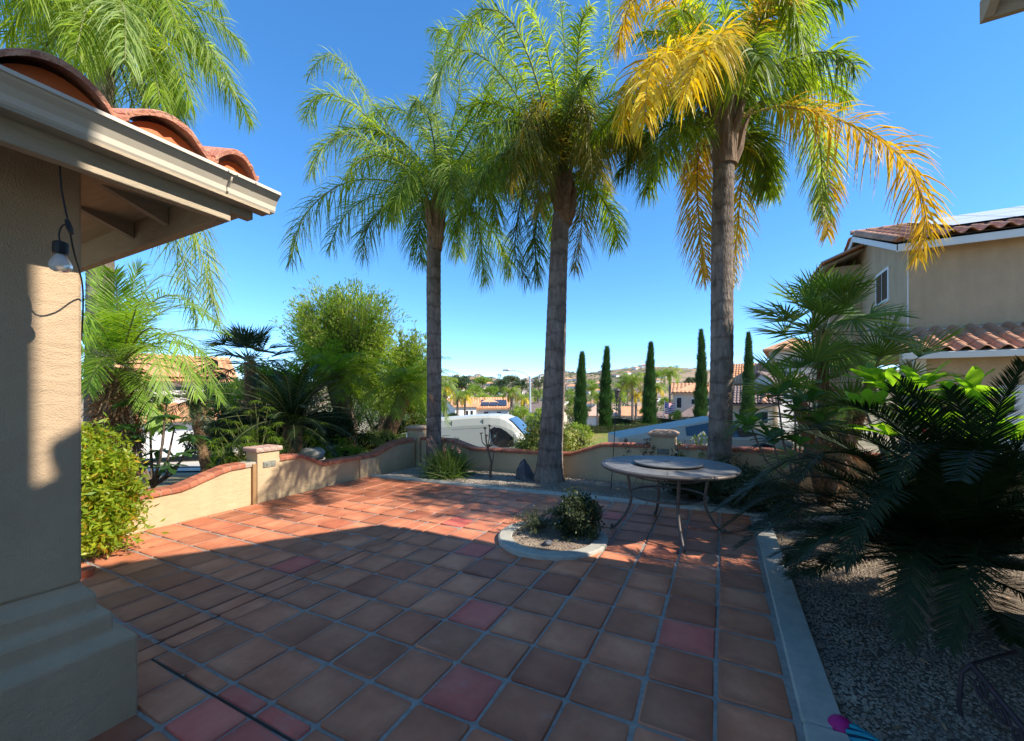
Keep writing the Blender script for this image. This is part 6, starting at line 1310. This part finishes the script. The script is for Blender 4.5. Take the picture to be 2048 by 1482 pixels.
# ================================================================ HOUSES IN THE MIDDLE DISTANCE
def house(name,label,px0,px1,yb,d,depth,zb,zw,zr,wm=stucco_w,rm=roof_m,roof='hip',turn=0,wins=(),garage=None,over=.4,group=None):
    """front face between two picture columns at distance d; zb base, zw eaves, zr ridge"""
    x0=(px0-1024)/FP*d; x1=(px1-1024)/FP*d; turn=turn-math.atan(((x0+x1)/2)/d)*1.0; sc_f=math.cos(math.atan(((x0+x1)/2)/d)); x0,x1=(x0+x1)/2-(x1-x0)/2*sc_f,(x0+x1)/2+(x1-x0)/2*sc_f; c=W((x0+x1)/2*(1+depth/2/d),d+depth/2); root=empty(name,(c.x,c.y,0),label,'house',group,rz=.4775+turn); hx,hy=(x1-x0)/2,depth/2
    b=B(); b.box((-hx,-hy,zb),(hx,hy,zw)); b.obj('wall',[wm],root)
    X,Y=hx+over,hy+over; b=B(); z0=zw; 
    if roof=='hip':
        rr=min(X,Y); 
        if X>=Y: R1,R2=(-X+rr,0,zr),(X-rr,0,zr)
        else: R1,R2=(0,-Y+rr,zr),(0,Y-rr,zr)
        C=[(-X,-Y,z0),(X,-Y,z0),(X,Y,z0),(-X,Y,z0)]
        if X>=Y: b.add(C+[R1,R2],[(0,1,5,4),(2,3,4,5)]); b.add(C+[R1,R2],[(1,2,5),(3,0,4)])
        else: b.add(C+[R1,R2],[(1,2,5,4),(3,0,4,5)]); b.add(C+[R1,R2],[(0,1,4),(2,3,5)])
        b.add([(x,y,z-.12) for x,y,z in C]+C,[(3,2,1,0),(0,1,5,4),(1,2,6,5),(2,3,7,6),(3,0,4,7)])
    else:
        plane(b,[(-X,-Y,z0),(X,-Y,z0),(X,0,zr),(-X,0,zr)],.12); plane(b,[(-X,Y,z0),(X,Y,z0),(X,0,zr),(-X,0,zr)],.12)
        b.add([(-hx,-hy,z0),(-hx,hy,z0),(-hx,0,zr-.1)],[(0,1,2)],1); b.add([(hx,-hy,z0),(hx,hy,z0),(hx,0,zr-.1)],[(0,1,2)],1)
    b.obj('roof',[rm,wm],root)
    for (a,c_,z1,z2) in wins:
        b=B(); b.box((-hx+2*hx*a,-hy-.05,z1),(-hx+2*hx*c_,-hy+.02,z2)); wn=b.obj('window',[trim_w],root); b=B(); m_=(c_-a)*2*hx*.08; b.box((-hx+2*hx*a+m_,-hy-.07,z1+.08),(-hx+2*hx*c_-m_,-hy-.04,z2-.08)); b.obj('pane',[glass_m],wn)
    if garage:
        a,c_,z2=garage; b=B(); b.box((-hx+2*hx*a,-hy-.05,zb),(-hx+2*hx*c_,-hy+.02,z2)); g_=b.obj('garage_door',[trim_w],root)
        for k in range(4):
            for q in range(4): b=B(); aa=a+(c_-a)*(q+.08)/4; cc=a+(c_-a)*(q+.92)/4; hz=(z2-zb)/4; b.box((-hx+2*hx*aa,-hy-.075,zb+hz*k+.05),(-hx+2*hx*cc,-hy-.052,zb+hz*(k+1)-.05)); b.obj('panel',[glass_m if k==3 and garage[2]>0 and d<35 else trim_w],g_)
    return root
def courses(root,hx,y0,z0,y1,z1,n_,m=roof_m,amp=.07,rows=8):
    """corrugated tile field on a far roof slope"""
    b=B(); V=[];nx=n_*6
    for r_ in range(rows+1):
        for s_ in (0,1):
            t=min(1,(r_+s_*.98)/rows) if r_<rows else 1
            for i in range(nx+1): V.append((-hx+2*hx*i/nx,y0+(y1-y0)*t,z0+(z1-z0)*t+.05+amp*abs(math.sin(PI*i/6))-(.05 if s_ else 0)))
    n1=nx+1; k=2*(rows+1)-1; b.add(V,[(r_*n1+i,r_*n1+i+1,(r_+1)*n1+i+1,(r_+1)*n1+i) for r_ in range(k) for i in range(nx)]); o=b.obj('tile_field',[m],root,smooth=False); o['kind']='stuff'; return o
# A: orange roofs at right
roof_o=mat('roof_orange',(.56,.25,.11),(.70,.38,.20),scale=1.2,rough=.85,rnd=.1); roof_g=mat('roof_brown',(.20,.14,.12),(.27,.19,.16),scale=1.2,rough=.9)
hA=house('tile_roofed_house','peach house with orange tile hip roof behind the right cypress',1448,1560,800,33,9,-2.2,2.30,4.3,stucco_b,roof_o,'gable',0,over=.3); courses(hA,(1560-1448)/2/FP*33+.3,-4.5-.3,2.30,0,4.3,24,roof_o,.09,10)
hT=house('tower_house','peach house tower with arched niche behind the fan palm',1535,1640,745,30,7,-2,5.0,6.0,stucco_b,roof_o,'hip',0)
b=B(); a=np.linspace(0,PI,9); hx_=(1640-1535)/2/FP*30; P=[(-hx_+.6-.0+.42*math.cos(t),-3.55,3.9+.42*math.sin(t)) for t in a]; b.add([( -hx_+1.02,-3.55,3.0)]+P+[(-hx_+.18,-3.55,3.0)]+[(-hx_+.6,-3.55,3.5)],[(i,(i+1)%11,11) for i in range(11)]); b.obj('arch',[stucco_n],hT)
hG=house('garage_house','low brown roofed garage with white door right of the third palm trunk',1440,1545,860,27.5,7,-2.0,.85,2.1,stucco_b,roof_g,'gable',0,[(.78,.92,-.5,.45)],(.36,.62,.55),over=.35); courses(hG,(1545-1440)/2/FP*27.5+.35,-3.85,.85,0,2.1,20,roof_g,.08,7)
for k in range(9):
    o=obj('rake_tile',rk,hG); o.location=(1.2+k*.1-.2,-3.9+k*.42,.98+k*.42*.36); o.rotation_euler=(0,math.atan(.36),-PI/2); o.scale=(1,1.3,1.2)
gG=house('pale_gable_house','white gabled roof edge with dark tiles between tower and garage',1520,1580,775,29,4,-2,2.3,3.3,stucco_w,roof_g,'gable',.5)
# B: two storey between cypresses
hB=house('two_storey_house','two storey peach house left of the tall cypress',1344,1440,815,52,9,-4,1.75,3.1,stucco_b,roof_o,'hip',0,[(.08,.2,-.3,1.2),(.4,.47,.2,1.0),(.6,.8,0,1.1)]); courses(hB,3.4,-4.9,1.75,-.3,3.05,14,roof_o,.1,6)
house('garage_house','low brown roofed garage below the two storey house',1358,1420,840,46,6,-4,-1.0,.3,stucco_b,roof_g,'hip',0,[(.2,.35,-2,-1.3)])
house('grey_roofed_house','low pale house with grey roof behind the flag',1305,1345,835,48,7,-4,-1.6,-.6,stucco_w,roof_g,'gable',.2)
# C: white house above the van
hC=house('white_house','white house with orange hip roof and roof solar panels above the van',940,1018,825,62,9,-6,-.6,1.0,stucco_w,roof_o,'hip',0,[(.35,.48,-1.6,-1.0),(.68,.8,-1.6,-1.0)]); courses(hC,3.3,-4.9,-.6,-.4,.98,16,roof_o,.1,6)
for k in range(3): q=B(); z=lambda y:-.6+(y+4.9)/4.5*1.58+.25; q.add([(-1.3+k*1.35,-4.3,z(-4.3)),(-.02+k*1.35,-4.3,z(-4.3)),(-.02+k*1.35,-1.9,z(-1.9)),(-1.3+k*1.35,-1.9,z(-1.9))],[(0,1,2,3)]); q.obj('solar_panel',[solar],hC)
house('white_house','white house wing with brown roof behind the near palms, left of the solar panels',893,938,825,60,8,-6,-.2,1.0,stucco_w,roof_o,'gable',.3,[(.5,.62,-1.6,-.8),(.72,.84,-1.6,-.8)])
house('salmon_roofed_house','low house with wide salmon tile roof between the first two cypresses',1165,1240,820,72,10,-7,-2.2,.2,stucco_w,mat('roof_salmon',(.66,.42,.30),(.56,.34,.24),scale=1,rough=.9),'hip',0)
house('orange_roofed_house','low white house with orange roof right of the second cypress',1243,1296,822,66,8,-6,-1.9,-.5,stucco_w,roof_o,'gable',0,[(.15,.3,-3,-2.3),(.6,.75,-3,-2.3)])
house('grey_gable_house','grey roofed house partly hidden by the middle palm trunk',1064,1110,812,55,8,-5,-.9,.4,stucco_b,roof_g,'gable',-.6)
# L: white garage house at left
hL=house('white_house','bright white house with garage doors and orange roofs seen through the left garden',262,500,890,20,8,-1.6,.25,.3,stucco_w,roof_o,'hip',.06,garage=(.08,.55,.0),over=.2)
hx_=(500-262)/2/FP*20
b=B(); b.box((-hx_-.1,-3.0,.2),(hx_-1.4,4,2.35)); b.obj('upper_wall',[stucco_w],hL)
b=B(); plane(b,[(-hx_-.5,-4.6,.28),(hx_+.4,-4.6,.28),(hx_+.4,-3.0,.98),(-hx_-.5,-3.0,.98)],.1); b.obj('roof',[roof_o],hL); courses(hL,hx_+.4,-4.6,.28,-3.0,.98,20,roof_o,.08,5)
b=B(); plane(b,[(-hx_-.5,-3.5,2.3),(hx_-1.1,-3.5,2.3),(hx_-1.1,0,3.7),(-hx_-.5,0,3.7)],.1); plane(b,[(-hx_-.5,4,2.3),(hx_-1.1,4,2.3),(hx_-1.1,0,3.7),(-hx_-.5,0,3.7)],.1); b.obj('roof',[roof_o],hL); 
o=courses(hL,hx_-.6,-3.5,2.3,0,3.7,18,roof_o,.08,9); o.location=(-.4,0,0)
b=B(); b.box((-hx_+3.2,-3.05,1.05),(-hx_+4.4,-2.98,1.95)); wn=b.obj('window',[trim_w],hL); b=B(); b.box((-hx_+3.3,-3.07,1.12),(-hx_+4.3,-3.04,1.88)); b.obj('pane',[glass_m],wn)

# flag
fp_=at(1340,800,40); fl=empty('flag',(fp_.x,fp_.y,fp_.z-1.3),'american flag hanging from a pole by the hedge','flag'); fl.rotation_euler=(0,0,.4775)
b=B(); b.tube([(-.62,0,-1.2),(-.62,0,0),(-.50,0,1.25)],.03,6); b.obj('pole',[galv],fl)
for k in range(13):
    b=B(); h_=1.15/13; x0=-.5; x1=.45; V=[]; z=1.1-k*h_
    if k<7: x0=-.12
    for i in range(7):
        x=x0+(x1-x0)*i/6; V+=[(x,.05*math.sin(x*9),z-h_-.12*(x+.5)),(x,.05*math.sin(x*9),z-.12*(x+.5))]
    b.add(V,[(2*i,2*i+2,2*i+3,2*i+1) for i in range(6)]); b.obj('stripe',[flag_w if k%2 else flag_r],fl)
b=B(); V=[]
for i in range(4):
    x=-.5+.38*i/3; V+=[(x,.05*math.sin(x*9),1.1-7*1.15/13-.12*(x+.5)),(x,.05*math.sin(x*9),1.1-.12*(x+.5))]
b.add(V,[(2*i,2*i+2,2*i+3,2*i+1) for i in range(3)]); b.obj('canton',[flag_b],fl)
b=B()
for r_ in range(9):
    for c in range(6 if r_%2==0 else 5):
        x=-.47+.062*c+(0 if r_%2==0 else .031); z=1.04-r_*.062-.12*(x+.5); y=.05*math.sin(x*9)-.006; P=[(x+.018*math.sin(k*PI/5)*(1 if k%2==0 else .4),y,z+.018*math.cos(k*PI/5)*(1 if k%2==0 else .4)) for k in range(10)]; b.add(P+[(x,y,z)],[(i,(i+1)%10,10) for i in range(10)])
b.obj('stars',[flag_w],fl)

# ================================================================ MID-DISTANCE PALMS AND TREES
def far_palm(px,yc,d,Rm,m,lab,nf=22,base_y=None,tr=.16,droop=.6,m2=None):
    c=at(px,yc,d); zb=TZuv(c.x,c.y)-.2; root=empty('street_palm',(c.x,c.y,zb),lab,'palm tree','palms in the middle distance'); R0=np.array(root.location); cc=np.array([0,0,c.z-zb])
    b=B(); b.tube([(0,0,0),cc*.5,cc],[tr*1.2,tr,tr*.85],8); b.obj('trunk',[trunk_q],root); b=B()
    for i in range(nf):
        el=-.35+1.6*((i+.5)/nf); P=arc(cc,i*2.399,el,Rm*RS.uniform(.85,1.1),1.7,8); f=frond(P,n=30,Lmax=Rm*.27,w=Rm*.022,droop=.8,plume=.5,bare=.08,rr=.02,segs=2)
        mm=m2 if (m2 is not None and i<nf*.35) else m
        k=1 if mm is m2 else 0
        for (mi,nv),FL in f.F.items():
            pass
        Vall=np.concatenate(f.V)
        for (mi,nv),FL in f.F.items(): b.add(Vall,np.concatenate(FL),2 if mi==1 else k)
    b.obj('crown',[m,m2 or m,rach],root)
L_=[(1265,760,40,2.3,q_green,'dense green palm left of the middle cypress',26,q_olive),(1312,775,44,1.9,q_green,'green palm with yellow skirt right of the middle cypress',20,q_yel),(1340,745,42,2.0,q_green,'tall thin palm beside the two storey house',20,q_green),
(1272,790,41,1.5,q_yel,'small yellow palm below the dense green one',16,q_yel),(1195,790,48,1.9,q_green,'green palm behind the first two cypresses',18,q_green),(1240,775,46,2.0,tree_mid if False else q_green,'green palm between second and middle cypress',18,q_green),
(1022,783,50,2.2,q_green,'rounded green palm just left of the street lamp',22,q_olive),(1048,795,52,2.0,q_green,'palm with yellow lower fronds at the street lamp',18,q_yel),(930,788,46,2.0,q_green,'bright green palm above the van roof',22,q_yel),(915,792,44,1.8,q_dark,'darker palm nearest the first palm trunk',18,q_olive),(962,800,66,1.8,q_silver,'pale palm in front of the white house',18,q_yel),
(890,772,24,1.25,q_silver,'drooping lime palm just right of the first palm trunk',22,q_yel),(1075,785,60,2.4,q_dark,'dark palm left of the middle palm trunk',18,q_dark)]
for px,yc,d,Rm,m,lab,nf,m2 in L_: far_palm(px,yc,d,Rm*.78,m,lab,nf,m2=m2,tr=.13)
def far_tree(px,yc,d,hw,hh,m,lab,group='trees between the houses in the valley'):
    rx=hw/FP*d; rz_=hh/FP*d; c=at(px,yc,d); zb=min(TZuv(c.x,c.y)-.3,c.z-rz_*1.05); root=empty('valley_tree',(c.x,c.y,zb),lab,'tree',group); R0=np.array(root.location); cc=np.array(c)-R0
    V,F,C=cloud(cc,(rx,rx,rz_),46,42,max(.10,rx*.16),.55,.30,hollow=.3,up=.2); b=B(); b.add(V,F); b.obj('crown',[m],root)
    b=B(); b.tube([(0,0,0),cc*.6,cc],[rx*.09,rx*.07,rx*.03],6)
    for k in range(4): q=C[k*7]; b.tube([cc*.75,(cc*.75+q)/2,q],[rx*.04,rx*.03,rx*.01],5)
    b.obj('trunk',[bark],root)
TL=[(920,764,95,24,15,tree_dark,'large dark tree on the skyline right of the first palm trunk'),(950,778,85,16,10,tree_mid,'mid green tree below the large dark one'),(983,781,80,16,9,tree_mid,'bright green tree centre left of the street lamp'),
(1006,768,100,17,16,tree_dark,'tall dark conifer left of the street lamp'),(990,779,98,13,11,tree_dark,'lower dark conifer beside the taller one'),(1043,768,110,15,11,tree_dark,'dark tree behind the street lamp pole'),(1078,765,120,13,12,tree_grey,'grey green tree touching the middle palm trunk'),
(895,777,90,18,11,tree_grey,'grey tree beside the first palm trunk'),(968,796,72,20,10,tree_lime,'round lime tree behind the white house'),(1003,800,72,16,11,tree_mid,'round green tree right of the white house roof'),(1085,828,40,18,12,tree_lime,'yellow green shrub tree at the foot of the street lamp'),
(1040,824,42,18,12,tree_lime,'lime shrub tree right of the white house'),(1066,840,30,14,10,tree_lime,'lime bush behind the van windscreen'),(1140,795,50,14,20,tree_mid,'green tree right of the middle palm trunk'),(1145,823,42,14,9,varieg,'reddish and green shrub right of the middle palm trunk'),
(1182,772,75,15,12,tree_mid,'green tree between the first two cypresses'),(1237,792,60,16,14,tree_lime,'light green tree beside the garden torch lantern'),(1255,767,80,16,12,tree_dark,'dark tree behind the dense green palm'),(1360,776,120,20,10,tree_grey,'grey green tree mass above the two storey house'),
(1385,762,150,14,7,tree_dark,'dark tree above the two storey house roof'),(1328,804,50,11,11,tree_mid,'green shrub tree by the flag'),(1352,830,40,11,11,tree_lime,'banana like green plant right of the flag'),(1470,744,60,18,7,tree_mid,'green tree above the orange roof'),
(1530,738,110,14,7,tree_grey,'grey tree between the roof and the tower'),(870,812,32,20,28,tree_lime,'lime tree just behind the first palm trunk'),(1015,838,36,15,6,tree_mid,'green shrub above the van roof'),
(905,833,44,16,6,tree_dark,'dark shrub by the white house wing'),(1290,822,45,12,8,tree_mid,'green shrub tree between middle cypress and flag'),(1170,817,46,12,8,tree_grey,'grey shrub behind the first cypress'),
(1110,752,200,16,5,tree_grey,'distant grey tree behind the middle palm trunk'),(1025,757,180,18,6,tree_grey,'distant grey green tree above the lamp arm'),(965,760,170,16,6,tree_mid,'distant green tree on the slope at centre'),(1310,748,160,16,6,tree_mid,'distant green tree on the slope right of the middle cypress')]
for t_ in TL: far_tree(*t_)
# hillside: scattered scrub (uncountable) and small houses
N=9000; Y=RS.uniform(130,1050,N)**1.0; Y=130+(1050-130)*RS.rand(N)**.8; X=RS.uniform(-.45,.75,N)*Y; keep=(np.sin(X*.02+Y*.013)+.7*np.sin(X*.05-Y*.03+2)+RS.normal(scale=.8,size=N))>-.5
bare=(X/Y>.35)&(Y>450)&(RS.rand(N)<.8); keep&=~bare
X=X[keep];Y=Y[keep]; N=len(X); P=np.array([list(W(a,c,TZ(a,c))) for a,c in zip(X,Y)]); s=RS.uniform(1.0,3.6,N)
K=16; Q=np.repeat(P,K,0)+RS.normal(size=(N*K,3))*np.repeat(s,K)[:,None]*np.array([.42,.42,.26])+np.repeat(s,K)[:,None]*np.array([0,0,.30]); D=norm(RS.normal(size=(N*K,3))+[0,0,.2]); V,F=ribbons(Q,D,np.repeat(s,K)*.75,np.repeat(s,K)*.5,0,1)
b=B(); b.add(V,F); tag(b.obj('hillside_scrub',[leaf('hill_leaf',(.045,.07,.035),(.11,.13,.06),(.15,.15,.09),tr=.1)]),'scattered trees and scrub covering the far hillside','scrub',kind='stuff')
hm_=[]
for wm,rm in((stucco_w,roof_o),(stucco_b,roof_g),(stucco_w,roof_g)):
    b=B(); b.box((-7,-5,-4),(7,5,3.4),0); C=[(-7.8,-5.8,3.4),(7.8,-5.8,3.4),(7.8,5.8,3.4),(-7.8,5.8,3.4)]; b.add(C+[(-3,0,6),(3,0,6)],[(0,1,5,4),(2,3,4,5)],1); b.add(C+[(-3,0,6),(3,0,6)],[(1,2,5),(3,0,4)],1)
    for k in range(3): b.box((-5+k*4,-5.06,.6),(-3.6+k*4,-4.98,2),2)
    hm_.append(b.me('hillside_house',[wm,rm,glass_m]))
for k in range(120):
    y=RS.uniform(300,1020); x=RS.uniform(-.3,.62)*y
    if x/y>.38 and y>600 and RS.rand()<.7: continue
    p=W(x,y,TZ(x,y)); o=obj('hillside_house',hm_[k%3],loc=tuple(p),rz=RS.uniform(0,PI)); o.scale=(1,1,1); tag(o,'small pale house among trees on the far hillside','house','small houses on the far hillside')
